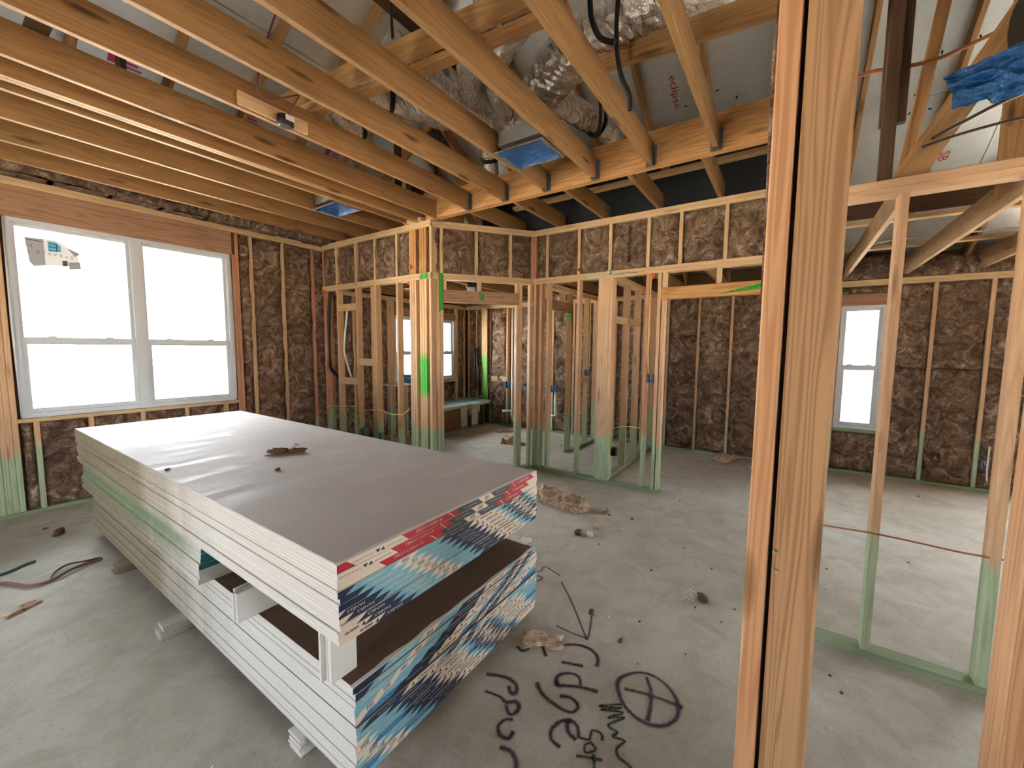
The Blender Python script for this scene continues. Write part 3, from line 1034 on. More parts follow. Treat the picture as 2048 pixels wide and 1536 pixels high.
board('stud', wn_, (1.075, 0.004, 0.0), (1.075, 0.004, 3.06), 0.06, 0.014, (1, 0, 0), W_DARK)
W3.stud(0.053, 0.0, 3.06, w=0.006, dep=0.05, mat=W_GTOP, back=0.16)
mb = MB()
for i, (y, z) in enumerate(((0.002, 1.205), (-0.004, 1.165))):
    mb.tube([(0.981, y, z), (0.972, y - .001, z)], [0.0022, 0.0034], 8)
mb.build('nail', GALV, wn_)
# wool squeezed out behind the post edge
mb = MB()
mb.tube([(1.10, 0.056, 1.75), (1.10, 0.059, 1.95), (1.10, 0.057, 2.10), (1.10, 0.060, 2.26), (1.10, 0.056, 2.5)], [0.003, 0.006, 0.004, 0.006, 0.003], 8, 0, 0.006, 3)
mb.build('insulation_batt', INSUL, wn_)
board('stud', wn_, (1.33, -0.448, 0.0), (1.33, -0.462, 2.4), 0.089, 0.038, (1, 0, 0), W_POST_A)
board('stud', wn_, (1.33, -0.489, 0.0), (1.33, -0.503, 2.4), 0.089, 0.038, (1, 0, 0), W_GREY)

# ================================================================== rear of the house (behind the camera)
rear = empty('wall_rear', label='unfinished rear walls behind the camera with added openings that let in light', kind='structure')
sheathing(rear, 'sheathing', 'x', -3.3, -5.0, 6.05, -0.2, 4.4, [(0.9, 1.35, 0.3, 2.05), (3.2, 3.8, 0.3, 2.05)])  # openings out of view, placed and sized for the light they admit
sheathing(rear, 'sheathing', 'y', -5.0, -3.3, 7.0, -0.2, 6.6, [(0.1, 0.9, 0.9, 2.0)])  # unseen opening added to fill the stack front and joists with light

# ================================================================== CEILING joists, beam, hangers
ceil = empty('ceiling', label='open ceiling joists hung on a long header beam', kind='structure')
ZC = 3.142
JD = 0.188
hung = [0.03, 0.52, 1.01, 1.50, 2.00, 2.49, 2.98]
for y in hung:
    j = board('joist', ceil, (-3.2, y + .019, ZC + JD / 2), (3.553, y + .019, ZC + JD / 2), JD, 0.038, (0, 0, 1), W_JOIST)
over = [3.50, 3.765, 3.805, 3.96, 4.45, 4.94, 5.42]
for y in over:
    board('joist', ceil, (-3.2, y + .019, ZC + JD / 2), (4.05, y + .019, ZC + JD / 2), JD, 0.038, (0, 0, 1), W_JOIST)
board('joist_sister', ceil, (-3.2, 3.855, ZC + 0.02), (2.6, 3.855, ZC + 0.02), 0.089, 0.03, (0, 1, 0), W_GREY) if False else None
for k, x in enumerate((3.575, 3.614)):
    board('beam', ceil, (x, -0.12, ZC + 0.143), (x, 3.66, ZC + 0.143), 0.286, 0.038, (0, 0, 1), W_BEAM)
board('post', ceil, (3.60, 3.64, ZC), (3.60, 3.64, ZC + 0.25), 0.089, 0.10, (1, 0, 0), W_BEAM)
board('block', ceil, (3.55, 3.72, ZC + .02), (3.55, 4.02, ZC + .02), 0.089, 0.038, (1, 0, 0), W_PLATE)
mb = MB()
w_ = 0.0215
mb.box((-.045, -w_, 0), (0, -w_ + .0022, .15))
mb.box((-.045, w_ - .0022, 0), (0, w_, .15))
mb.box((-.075, -w_, -.002), (0, w_, 0))
mb.box((-.003, -w_ - .022, 0), (-.001, -w_, .165))
mb.box((-.003, w_, 0), (-.001, w_ + .022, .165))
hm = mb.mesh('joist_hanger', HANGER)
for y in hung:
    o = bpy.data.objects.new('joist_hanger', hm)
    link(o, ceil)
    o.location = (3.555, y + .019, ZC)
for y in (0.06, 0.645, 1.245, 1.87, 2.46, 3.05):
    board('short_joist', ceil, (3.64, y, ZC + .093), (4.80, y, ZC + .093), 0.184, 0.038, (0, 0, 1), W_JOIST)
board('strongback', ceil, (4.30, -0.1, ZC + .23), (4.30, 2.9, ZC + .20), 0.089, 0.038, (1, 0, 0), W_PLATE)
board('strongback', ceil, (4.95, -0.1, ZC + .05), (4.95, 2.9, ZC + .05), 0.089, 0.038, (1, 0, 0), W_PLATE)
mb = MB()
mb.box((4.86, -.15, 2.72), (4.87, 3.85, 3.98))  # sheet added so the shaded attic behind the beam reads dark
tag(mb.build('attic_shade_sheet', SHADE_DARK, ceil), 'added dark sheet standing in for attic shade behind the beam')
mb = MB()
mb.box((4.12, 3.86, 2.72), (4.13, 5.9, 3.36))  # second added sheet, its dark colour stands in for shade
tag(mb.build('attic_shade_sheet', SHADE_DARK, ceil), 'added dark sheet standing in for attic shade behind the corner wall')
# strongbacks nailed across the joist tops
board('strongback', ceil, (1.71, 3.21, 3.445), (1.915, 1.17, 3.445), 0.14, 0.038, (0, 0, 1), W_RAFT, ext=.15)
board('strongback', ceil, (1.775, 3.21, 3.352), (1.98, 1.17, 3.352), 0.089, 0.038, (1, 0, 0), W_RAFT, ext=.15)
board('strongback', ceil, (2.55, 1.12, 3.43), (2.71, -0.34, 3.43), 0.14, 0.038, (0, 0, 1), W_RAFT, ext=.1)
board('strongback', ceil, (0.5, 4.1, 3.352), (0.5, 2.2, 3.352), 0.089, 0.038, (1, 0, 0), W_DARK)
# lower attic joists above bath and closets, and in the side room
for k in range(10):
    y = 0.22 + 0.61 * k
    if y > 5.8:
        break
    x0 = 4.66 if y < 2.8 else (3.62 if y > 3.7 else 4.1)
    board('attic_joist', ceil, (x0, y, 2.535 + .07), (6.95, y, 2.535 + .07), 0.14, 0.038, (0, 0, 1), W_JOIST)
for y in (-0.565, -1.15, -1.77, -2.38, -3.0):
    board('attic_joist', ceil, (3.72, y, 2.585 + .095), (6.95, y, 2.575 + .095), 0.19, 0.038, (0, 0, 1), W_GREY)
board('strongback', ceil, (5.2, -3.5, 2.955), (5.2, -0.15, 2.955), 0.14, 0.038, (0, 0, 1), W_DARK)
board('strongback', ceil, (5.16, -3.5, 2.835), (5.16, -0.15, 2.835), 0.089, 0.038, (1, 0, 0), W_PLATE)
board('strongback', ceil, (6.2, -3.5, 2.79), (6.2, 0.1, 2.79), 0.089, 0.038, (1, 0, 0), W_PLATE)

# ================================================================== ROOF: rafters and foil faced boards
roof = empty('roof', label='roof rafters under shiny silver foil-faced boards', kind='structure')
SL = 0.58
ANG = math.atan(SL)
EX, EZA = 7.30, 2.65
EY, EZB = 6.20, 3.25
RX = 0.95
zA = lambda x: EZA + SL * (EX - x)
zB = lambda y: EZB + SL * (EY - y)
zCn = lambda x: zA(RX) - SL * (RX - x)
hipA = lambda y: max(RX, 0.066 + y)


def clip(poly, fn):
    out = []
    for i in range(len(poly)):
        p, q = poly[i], poly[(i + 1) % len(poly)]
        a, b = fn(p), fn(q)
        if a >= 0:
            out.append(p)
        if (a >= 0) != (b >= 0):
            t = a / (a - b)
            out.append((p[0] + (q[0] - p[0]) * t, p[1] + (q[1] - p[1]) * t))
    return out


def slab(name, parent, poly, zf, th, mat):
    if len(poly) < 3:
        return None
    ar = sum(poly[i][0] * poly[(i + 1) % len(poly)][1] - poly[(i + 1) % len(poly)][0] * poly[i][1] for i in range(len(poly)))
    if abs(ar) < 0.02:
        return None
    if ar < 0:
        poly = poly[::-1]
    mb = MB()
    lo = [(x, y, zf(x, y)) for x, y in poly]
    hi = [(x, y, zf(x, y) + th) for x, y in poly]
    mb.face(lo[::-1])
    mb.face(hi)
    n = len(poly)
    for i in range(n):
        mb.face([lo[i], lo[(i + 1) % n], hi[(i + 1) % n], hi[i]])
    return mb.build(name, mat, parent)


cosA = math.cos(ANG)
cx = 1.22 * cosA
fA = [lambda p: p[0] - (0.066 + p[1])]
fB = [lambda p: (0.066 + p[1]) - p[0], lambda p: p[0] - (1.834 - p[1])]
G = 0.003
for i in range(5):
    for j in range(6):
        x1, x0 = EX - i * cx - G, EX - (i + 1) * cx + G
        x0 = max(x0, RX)
        y0 = -5.1 + 2.44 * j - (1.22 if i % 2 else 0) + G
        y1 = y0 + 2.44 - 2 * G
        y1 = min(y1, 6.3)
        if y1 <= y0 or x1 <= x0:
            continue
        pl = clip([(x0, y0), (x1, y0), (x1, y1), (x0, y1)], fA[0])
        slab('foil_board', roof, pl, lambda x, y: zA(x), 0.011, FOILB)
for i in range(5):
    for j in range(7):
        y1, y0 = EY - i * cx - G, EY - (i + 1) * cx + G
        x0 = -5.2 + 2.44 * j - (1.22 if i % 2 else 0) + G
        x1 = x0 + 2.44 - 2 * G
        pl = [(x0, y0), (x1, y0), (x1, y1), (x0, y1)]
        for f in fB:
            pl = clip(pl, f) if pl else pl
        if pl:
            slab('foil_board', roof, pl, lambda x, y: zB(y), 0.011, FOILB)
slab('foil_board', roof, clip([(-4.6, -5.1), (RX, -5.1), (RX, 6.2), (-4.6, 6.2)], lambda p: (1.834 - p[1]) - p[0]), lambda x, y: zCn(x), 0.011, FOILB)
# deck above keeps the attic dark
dk = 0.014
slab('roof_deck', roof, clip([(RX - .05, -5.1), (EX, -5.1), (EX, 6.4), (RX - .05, 6.4)], lambda p: p[0] - (0.0 + p[1])), lambda x, y: zA(x) + dk, 0.02, OSB)
pl = [(-6, 0.7), (7.4, 0.7), (7.4, EY + .1), (-6, EY + .1)]
pl = clip(clip(pl, lambda p: 0.13 + p[1] - p[0]), lambda p: p[0] - (1.77 - p[1]))
slab('roof_deck', roof, pl, lambda x, y: zB(y) + dk, 0.02, OSB)
slab('roof_deck', roof, clip([(-4.7, -5.1), (RX + .02, -5.1), (RX + .02, 6.3), (-4.7, 6.3)], lambda p: (1.9 - p[1]) - p[0]), lambda x, y: zCn(x) + dk, 0.02, OSB)
rd = 0.14
for k in range(18):
    y = -4.7 + 0.61 * k
    if y > 5.9:
        break
    x1 = hipA(y)
    off = rd / 2 / cosA
    board('rafter', roof, (EX - .1, y, zA(EX - .1) - off), (x1, y, zA(x1) - off), rd, 0.038, (0, 0, 1), W_RAFT)
for k in range(14):
    x = -2.2 + 0.61 * k
    y1 = max(x - 0.066, 1.834 - x)
    if y1 > 5.9:
        continue
    off = rd / 2 / cosA
    board('rafter', roof, (x, EY - .1, zB(EY - .1) - off), (x, y1, zB(y1) - off), rd, 0.038, (0, 0, 1), W_RAFT)
hx = lambda y: 0.066 + y
board('hip_rafter', roof, (hx(6.0), 6.0, zB(6.0) - .12), (hx(0.9), 0.9, zB(0.9) - .12), 0.19, 0.038, (0, 0, 1), W_DARK)
# truss webs and props seen through the joists
webs = [((4.9, 1.45, 3.42), (4.9, 1.566, 3.95), .089, W_DARK), ((5.0, 1.19, 3.2), (4.75, 1.30, 4.05), .089, W_RAFT), ((5.0, 0.51, 3.35), (4.75, 0.56, 4.05), .089, W_RAFT),
        ((4.3, 4.74, 3.3), (4.3, 4.78, 4.1), .14, W_DARK), ((4.3, 3.40, 3.3), (4.3, 4.06, 4.35), .14, W_JOIST), ((3.2, 5.1, 3.38), (3.2, 5.1, 3.9), .14, W_DARK),
        ((2.0, 5.3, 3.38), (2.0, 5.3, 3.8), .14, W_DARK), ((3.6, 4.2, 3.4), (3.6, 4.22, 4.4), .10, W_DARK), ((1.1, 4.6, 3.38), (1.1, 4.6, 4.2), .14, W_DARK),
        ((2.80, -.352, 2.47), (2.80, -.352, 5.2), .055, W_DARK), ((2.85, -.37, 2.76), (2.85, -.37, 5.2), .10, W_DARK),
        ((2.80, -.40, 2.40), (2.80, -1.22, 3.95), .11, W_RAFT), ((2.95, -.44, 2.5), (2.95, -.74, 5.0), .05, W_RAFT), ((3.3, -.30, 4.05), (3.3, -.28, 4.9), .14, W_RAFT), ((4.2, -1.16, 2.65), (4.2, -1.16, 4.4), .12, W_RAFT)]
for a, b, w, m in webs:
    board('truss_web', roof, a, b, w, 0.038, (0, 1, 0), m)
board('roof_brace', roof, (1.2, 2.25, 3.85), (3.1, 2.25, 3.85), 0.14, 0.038, (0, 0, 1), W_DARK)
# printing on the foil boards
mb = MB()
nA = Vector((-SL, 0, -1)).normalized()
sA = Vector((-1, 0, SL)).normalized()
def onA(x, y):
    return Vector((x, y, zA(x))) + nA * 0.004
for x, y, tx in ((4.55, 1.10, 'eclipse'), (3.30, 3.00, 'eclipse'), (5.78, -1.15, 'SB'), (5.9, 2.5, 'eclipse')):
    put_text(mb, tx, onA(x, y), sA, (0, -1, 0), .10, 0, width=.34 if len(tx) > 3 else .11, mirror=True)
nB = Vector((0, -SL, -1)).normalized()
def onB(x, y):
    return Vector((x, y, zB(y))) + nB * 0.004
for x, y in ((1.08, 4.80), (2.05, 4.82), (3.02, 4.84), (0.1, 4.8)):
    o = onB(x, y)
    sB = Vector((0, -1, SL)).normalized()
    def rc(a, b, c, d, mi):
        mb.face([o + Vector((a, 0, 0)) + sB * b, o + Vector((c, 0, 0)) + sB * b, o + Vector((c, 0, 0)) + sB * d, o + Vector((a, 0, 0)) + sB * d], mi)
    rc(0, -.09, .06, .09, 1)
    for q in range(5):
        rc(.08, -.09 + q * .038, .22 - .03 * (q % 3), -.07 + q * .038, 1)
for q in range(7):
    o = onA(5.05 - .03 * q, 0.95)
    mb.face([o, o + Vector((0, -.5 + .05 * (q % 3), 0)), o + Vector((0, -.5 + .05 * (q % 3), 0)) + sA * .012, o + sA * .012], 2)
tag(mb.build('board_printing', [REDINK, MAGINK, BLKINK], roof), 'red and magenta printing on the foil')
mb = MB()
random.seed(5)
for k in range(90):
    x, y = random.uniform(3.5, 6.8), random.uniform(-2.5, 2.5)
    if x < 0.2 + y:
        continue
    o = onA(x, y)
    a = random.uniform(0, 6.28)
    d = Vector((math.cos(a), math.sin(a), -SL * math.cos(a))) * 0.02
    e = Vector((math.sin(a), -math.cos(a), -SL * math.sin(a))) * 0.008
    mb.face([o - d, o - e, o + d, o + e])
mb.build('nail_tears', BLKINK, roof)

# ================================================================== DRYWALL STACKS
# tape layouts: (start, end, colour, printed item)
LIGHT = [(0.00, .035, 'navy', None), (.035, .215, 'blue', ('LIGHTROC', 'cream', True, .012)), (.215, .31, 'cream', ('bar',)), (.31, .455, 'blue', ('lightweight boards', 'cream', True, .004)),
         (.455, .64, 'navy', ('Gypsum Panels', 'cream', False, .0062)), (.64, .83, 'cream', ('AMERICAN', 'black', False, .0115)), (.83, .885, 'blue', None), (.885, .955, 'navy', ('PANELS', 'cream', True, .0075)),
         (.955, 1.02, 'cream', ('bar',)), (1.02, 1.075, 'navy', ('PANELS', 'cream', True, .0075)), (1.075, 1.12, 'blue', None), (1.12, 1.30, 'cream', ('AMERICAN', 'black', True, .0105))]
HEADL = [(-.62, -.40, 'cream', ('AMERICAN', 'black', False, .012)), (-.40, -.32, 'blue', None), (-.32, -.22, 'cream', ('bar',)), (-.22, -.115, 'cream', ('AMERICAN', 'black', True, .011)), (-.115, 0.0, 'navy', ('PANELS', 'cream', True, .011))]
REDT = [(-.10, .03, 'red', None), (.03, .255, 'cream', ('americangypsum', 'black', False, .008)), (.255, .50, 'red', ('FIREGUARD X', 'cream', False, .0135)), (.50, .506, 'cream', None), (.506, .55, 'red', None),
        (.55, .70, 'gray', ('Type X Gypsum Board', 'white', False, .005)), (.70, .79, 'cream', ('bar',)), (.79, .93, 'gray', ('Type X Gypsum Board', 'white', True, .005)), (.93, .965, 'red', None), (.965, .971, 'cream', None),
        (.971, 1.15, 'red', ('FIREGUARD X', 'cream', True, .010)), (1.15, 1.40, 'cream', ('americangypsum', 'black', True, .007))]
TEAL = [(-.2, .5, 'teal', ('MOLD GUARD', 'white', True, .011)), (.5, 1.4, 'teal', ('MOLD GUARD', 'white', False, .011))]
PALE = [(-.2, .6, 'white', ('GYPSUM', 'ink', True, .011)), (.6, 1.4, 'cream', None)]
BW = 1.2192


def tape(parent, W, h, segs, shift, slant, seed):
    """printed paper tape over the short end of two boards, in the board's own frame (front face y=0)"""
    mb = MB()
    y = -0.0012
    rnd = random.Random(seed)

    def q(u, v, yy=y):
        return (u, yy, v)
    for a, b, c, it in segs:
        a0, b0 = a + shift, b + shift
        if b0 + slant < 0 or a0 - slant > W:
            continue
        cl = lambda x: min(max(x, 0.0), W)
        al, ah, bl, bh = a0 - slant / 2, a0 + slant / 2, b0 - slant / 2, b0 + slant / 2
        pl = clip(clip([(al, 0), (bl, 0), (bh, h), (ah, h)], lambda p: p[0]), lambda p: W - p[0])
        if len(pl) < 3:
            continue
        mb.face([q(px, pz) for px, pz in pl], TCK.index(c))
        if it is None:
            continue
        m = (a0 + b0) / 2
        if it[0] == 'bar':
            if .03 < m < W - .03:
                u = m - .016
                while u < m + .016:
                    w = rnd.choice((.0012, .002, .003))
                    mb.face([q(u, h * .18, y - .0004), q(u + w, h * .18, y - .0004), q(u + w, h * .85, y - .0004), q(u, h * .85, y - .0004)], TCK.index('gray'))
                    u += w + .0022
        elif b0 - a0 > .05 and m - (b0 - a0) * .36 > .005 and m + (b0 - a0) * .36 < W - .005:
            tw = (b0 - a0) * (.46 if it[0] in ('Gypsum Panels', 'lightweight boards') else .58)
            if it[0] == 'AMERICAN':
                tw = (b0 - a0) * .48
                k = -1 if it[2] else 1
                t0 = m - k * (b0 - a0) * .30
                mb.face([q(t0 - .008, h * .22, y - .0004), q(t0 + .008, h * .22, y - .0004), q(t0 + .003, h * .8, y - .0004)], TCK.index('black'))
                m += k * .012
            if it[0] == 'americangypsum':
                mb.face([q(m - .02, h * .7, y - .0004), q(m - .008, h * .25, y - .0004), q(m + .001, h * .7, y - .0004)], TCK.index('ink'))
                mb.face([q(m + .002, h * .3, y - .0004), q(m + .022, h * .3, y - .0004), q(m + .013, h * .75, y - .0004)], TCK.index('ink'))
                put_text(mb, 'american', q(m - .066, h * .5, y - .0004), (1, 0, 0), (0, 0, 1), it[3], TCK.index('black'), width=.078, rot=it[2])
                put_text(mb, 'gypsum', q(m + .063, h * .5, y - .0004), (1, 0, 0), (0, 0, 1), it[3], TCK.index('black'), width=.068, rot=it[2])
            else:
                put_text(mb, it[0], q(m, h * .52, y - .0004), (1, 0, 0), (0, 0, 1), it[3] * 1.25, TCK.index(it[1]), width=tw, rot=it[2])
                if it[0] in ('AMERICAN', 'FIREGUARD X'):      # heavy lettering
                    for e in (-.0005, .0005):
                        put_text(mb, it[0], q(m + e, h * .52, y - .0005), (1, 0, 0), (0, 0, 1), it[3] * 1.25, TCK.index(it[1]), width=tw, rot=it[2])
    # ragged lip folded on the upper face
    zl = h + (.0016 if seed in (302, 14) else .0004)
    dp = .022 if seed in (302, 14) else .012
    mb.face([(0, y, h), (W, y, h), (W, y + .001, zl), (0, y + .001, zl)], TCK.index('white'))
    k_ = 24
    for i in range(k_):
        a, b = W * i / k_, W * (i + 1) / k_
        da, db = dp * (.75 + .5 * mnoise.noise(Vector((a * 9, seed, 0)))), dp * (.75 + .5 * mnoise.noise(Vector((b * 9, seed, 0))))
        mb.face([(a, y + .001, zl), (b, y + .001, zl), (b, db, zl), (a, da, zl)], TCK.index('white'))
    return mb.build('end_tape', TCM, parent)


ORD = ['topmost', 'second', 'third', 'fourth', 'fifth', 'sixth', 'seventh', 'eighth', 'ninth', 'tenth', 'eleventh', 'twelfth', 'thirteenth', 'fourteenth', 'bottom']


def board_mesh(W, Ln, t, top, bot, edge):
    """one gypsum board, long edges rounded and a little tapered; x across, y along"""
    mb = MB()
    c = t * 0.28
    pr = [(0, c), (0, t - c), (c, t), (W - c, t), (W, t - c), (W, c), (W - c, 0), (c, 0)]
    mi = [2, 2, 0, 2, 2, 2, 1, 2]
    n = len(pr)
    for i in range(n):
        (x0, z0), (x1, z1) = pr[i], pr[(i + 1) % n]
        mb.face([(x0, 0, z0), (x0, Ln, z0), (x1, Ln, z1), (x1, 0, z1)], mi[i])
    mb.face([(x, 0, z) for x, z in pr][::-1][::-1], 3)
    mb.face([(x, Ln, z) for x, z in pr][::-1], 3)
    return mb.mesh('board', [top, bot, edge, BCORE])


mesh_b = {}


def pair(name, x, y, z, t, Ln, segs, shift, slant, label, group, seed, edge=None, rz=0.0, back_up=False):
    key = (round(t, 5), Ln, edge.name if edge else '')
    if key not in mesh_b:
        e = edge or BEDGE
        mesh_b[key] = (board_mesh(BW, Ln, t, BFACE, BKRAFT, e), board_mesh(BW, Ln, t, BKRAFT, BFACE, e))
    root = empty(name, (x, y, z), label, 'drywall', group)
    root.rotation_euler = (0, 0, rz)
    up_, dn = mesh_b[key][::-1] if back_up else mesh_b[key]
    for k in range(2):
        o = bpy.data.objects.new('board', up_ if k else dn)
        link(o, root)
        o.location = (0, 0, k * t)
    tp = tape(root, BW, 2 * t - .0008, segs, shift, slant, seed)
    return root


random.seed(21)
T12, T58 = 0.01225, 0.0150
# lower stack, fifteen pairs
z = 0.078
NLOW = 15
for i in range(NLOW):
    n_top = NLOW - 1 - i
    sh = (0.10 - n_top * 0.075) if n_top < 6 else (-0.42 + (n_top - 6) * 0.045)
    if n_top in (7, 8, 9):
        sh += 0.06
    segs = HEADL + LIGHT + [(a + 1.30, b + 1.30, c, it) for a, b, c, it in LIGHT[1:]]
    if n_top in (5, 10, 13):
        segs = [(a, b, {'navy': 'mid', 'blue': 'mid'}.get(c, c) if c == 'blue' else c, it) for a, b, c, it in segs]
    jx, jy = random.uniform(-.003, .003), random.uniform(-.008, .008)
    lab = 'drywall pair with blue end tape, %s of the lower stack' % (ORD[n_top] + (' from the top' if 0 < n_top < 14 else ' layer'))
    pair('drywall_pair', .775 + jx, 1.172 + jy, z, T12, 3.6576, segs, sh, 0.045, lab, 'taped drywall pairs of the lower stack', i, back_up=True)
    z += 2 * T12 + 0.0002
ZLOW = z
# short middle stack
zm = ZLOW
NM = 8
hm_ = (0.664 - ZLOW) / NM
for i in range(NM):
    n_top = NM - 1 - i
    segs = TEAL if n_top < 5 else PALE
    lab = 'short drywall pair with %s end tape, %s of the middle layers' % ('teal' if n_top < 5 else 'pale', ORD[n_top] + (' from the top' if 0 < n_top < 7 else ''))
    if n_top == 7:
        lab = 'shorter drywall pair with pale end tape, lowest of the middle layers'
    jx, jy = random.uniform(-.006, .006), random.uniform(-.01, .01)
    pair('drywall_pair', .715 + jx, 2.325 + jy + 0.012 * (4 - i if i > 4 else 0), zm, hm_ / 2 - .0001, 2.4384, segs, 0.02 * i, 0.03, lab, 'short drywall pairs between the stacks', 100 + i)
    zm += hm_
# upper stack
z = zm + 0.0005
NU = 8
for i in range(NU):
    n_top = NU - 1 - i
    lab = ('light blue taped drywall pair, %s below the red taped ones' % ORD[n_top].replace('topmost', 'first')) if n_top < 7 else 'light blue taped drywall pair, lowest of the upper stack'
    jx, jy = random.uniform(-.005, .005), random.uniform(-.006, .006)
    pair('drywall_pair', .700 + jx, 1.130 + jy, z, T12 * .96, 3.6576, HEADL + LIGHT, 0.012 + n_top * 0.036 if n_top < 7 else 0.28, 0.042, lab, 'blue taped drywall pairs of the upper stack', 200 + i)
    z += 2 * T12 * .96 + 0.0002
for i in range(3):
    n_top = 2 - i
    lab = ['topmost drywall pair, red end tape, pale face up under the wool scrap', 'drywall pair with red end tape, just below the topmost one', 'drywall pair with red end tape, resting on the blue taped pairs'][n_top]
    jx, jy = random.uniform(-.004, .004), random.uniform(-.005, .005)
    pair('drywall_pair', .697 + jx, 1.126 + jy, z, T58 * .96, 3.6576, REDT, 0.02 - n_top * 0.052, -0.035, lab, 'red taped drywall pairs on top', 300 + i)
    z += 2 * T58 * .96 + 0.0002
ZTOP = z
print('stack top', ZTOP, 'low', ZLOW)


def bundle(name, x0, y0, z0, n, L_, hgt, along, label, group, seed, strips=None):
    """ripped gypsum strips stacked as a spacer. along 'x'"""
    random.seed(seed)
    root = empty(name, (x0, y0, z0), label, 'spacer', group)
    for i in range(n):
        mb = MB()
        t = 0.0125
        dx = random.uniform(-.012, .012)
        if along == 'flat':
            mb.cham((dx, random.uniform(-.004, .004), i * t), (L_ + dx, hgt + random.uniform(-.004, .004), (i + 1) * t - .0006), .003)
        else:
            mb.cham((dx, i * t, 0), (L_ + dx, (i + 1) * t - .0006, hgt - random.uniform(0, .01) * (i < n - 1)), .003)
        mb.build('strip', BEDGE, root)
    return root


bundle('gypsum_spacer', .665, 2.76, 0.001, 6, 1.35, 0.09, 'flat', 'bundle of ripped gypsum strips sticking out under the stack, nearer one', 'spacers under the lower stack', 1)
bundle('gypsum_spacer', .70, 3.83, 0.001, 6, 1.30, 0.09, 'flat', 'bundle of ripped gypsum strips under the stack toward the big window', 'spacers under the lower stack', 2)
bundle('gypsum_spacer', .76, 1.50, 0.001, 6, 1.2, 0.09, 'flat', 'bundle of ripped gypsum strips under the front of the stack', 'spacers under the lower stack', 3)
G2 = 0.664 - ZLOW
bundle('gypsum_spacer', .70, 1.86, ZLOW + .001, 5, 1.22, G2 * .62, 'edge', 'torn gypsum strips on edge in the gap between the stacks, beside the teal ends', 'spacers between the stacks', 4)
bundle('gypsum_spacer', .735, 1.245, ZLOW + .001, 5, 0.10, G2 - .002, 'edge', 'short gypsum strips standing at the front corner between the stacks', 'spacers between the stacks', 5)

# ================================================================== SCRAPS AND DEBRIS
def chunk(name, x, y, z, lx, ly, lz, rz, mat, label, cat, group=None, seed=0, rough=0.35, n=10):
    """crumpled lump resting at z"""
    mb = MB()
    s = Vector((seed * 3.1, seed * 1.7, 0))
    rows, cols = n, n + 4
    V = []
    for j in range(rows + 1):
        th = math.pi * j / rows
        for i in range(cols):
            a = 2 * math.pi * i / cols
            d = Vector((math.sin(th) * math.cos(a), math.sin(th) * math.sin(a), math.cos(th)))
            sq = max(abs(d.x), abs(d.y), abs(d.z))
            d2 = d.lerp(d / sq * 0.85, 0.55)
            k = 1 + rough * mnoise.fractal(d * 2.2 + s, 1, 2, 3)
            p = Vector((d2.x * lx / 2 * k, d2.y * ly / 2 * k, lz / 2 + d2.z * lz / 2 * k))
            p.z = max(p.z, 0.0)
            V.append(p)
    Fc = []
    for j in range(rows):
        for i in range(cols):
            Fc.append((j * cols + i, (j + 1) * cols + i, (j + 1) * cols + (i + 1) % cols, j * cols + (i + 1) % cols))
    mb.raw(V, Fc, 0, True)
    o = mb.build(name, mat, None, Matrix.Translation((x, y, z)) @ Matrix.Rotation(rz, 4, 'Z'))
    return tag(o, label, cat, group)


def wool(x, y, z, w, l, h, rz, label, group, seed, layers=3):
    root = empty('insulation_scrap', (x, y, z), label, 'insulation', group)
    root.rotation_euler = (0, 0, rz)
    for k in range(layers):
        mb = MB()
        nx, ny = 16, 24
        s = Vector((seed, k * 5, 0))
        V, Fc = [], []
        for j in range(ny + 1):
            for i in range(nx + 1):
                u, v = i / nx - .5, j / ny - .5
                p = Vector((u * w * (1 - .05 * k), v * l * (1 - .06 * k), 0))
                q = p * 9 + s
                e = min(.5 - abs(u), .5 - abs(v))
                zt = h * (k + 1) / layers * (0.7 + .55 * mnoise.fractal(q, 1, 2, 3)) * min(1, e * 26 + .42)
                p += Vector((mnoise.noise(q * 1.3), mnoise.noise(q * 1.3 + Vector((9, 0, 0))), 0)) * .035
                V.append((p.x, p.y, max(zt, .004)))
        for j in range(ny):
            for i in range(nx):
                a = j * (nx + 1) + i
                Fc.append((a, a + 1, a + nx + 2, a + nx + 1))
        mb.raw(V, Fc, 0, True)
        rim = [i for i in range(nx + 1)] + [(j + 1) * (nx + 1) - 1 for j in range(1, ny + 1)] + [ny * (nx + 1) + i for i in range(nx - 1, -1, -1)] + [j * (nx + 1) for j in range(ny - 1, 0, -1)]
        b0 = len(mb.v)
        mb.v += [(V[i][0], V[i][1], .001) for i in rim]
        for i in range(len(rim)):
            jn = (i + 1) % len(rim)
            mb.f.append((rim[jn], rim[i], b0 + i, b0 + jn))
            mb.m.append(0)
            mb.uv.append(None)
            mb.smooth.append(True)
        mb.build('wool_layer', WOOL, root)
    return root


wool(3.74, 1.93, 0, 0.25, 0.70, 0.125, math.radians(-8), 'long slab of torn insulation on the floor beside the drywall stack', 'wool scraps on the floor', 3)
wool(5.70, 3.88, 0, 0.26, 0.30, 0.15, .4, 'thick insulation scrap just inside the angled doorway', 'wool scraps on the floor', 14, 2)
wool(6.42, 4.50, 0, 0.20, 0.34, 0.06, .9, 'thin insulation scrap deep in the bath doorway', 'wool scraps on the floor', 24, 2)
wool(6.75, .68, 0, 0.22, 0.5, 0.07, 1.3, 'flat insulation scrap at the foot of the dark closet wall', 'wool scraps on the floor', 31, 2)
wool(6.45, .15, 0, 0.2, 0.45, 0.09, .3, 'crumpled insulation scrap near the dark closet corner', 'wool scraps on the floor', 36, 2)
wool(1.86, 1.04, 0, 0.10, 0.22, 0.03, .5, 'small brown wool tuft at the foot of the stack on the lettering', 'wool scraps on the floor', 41, 1)
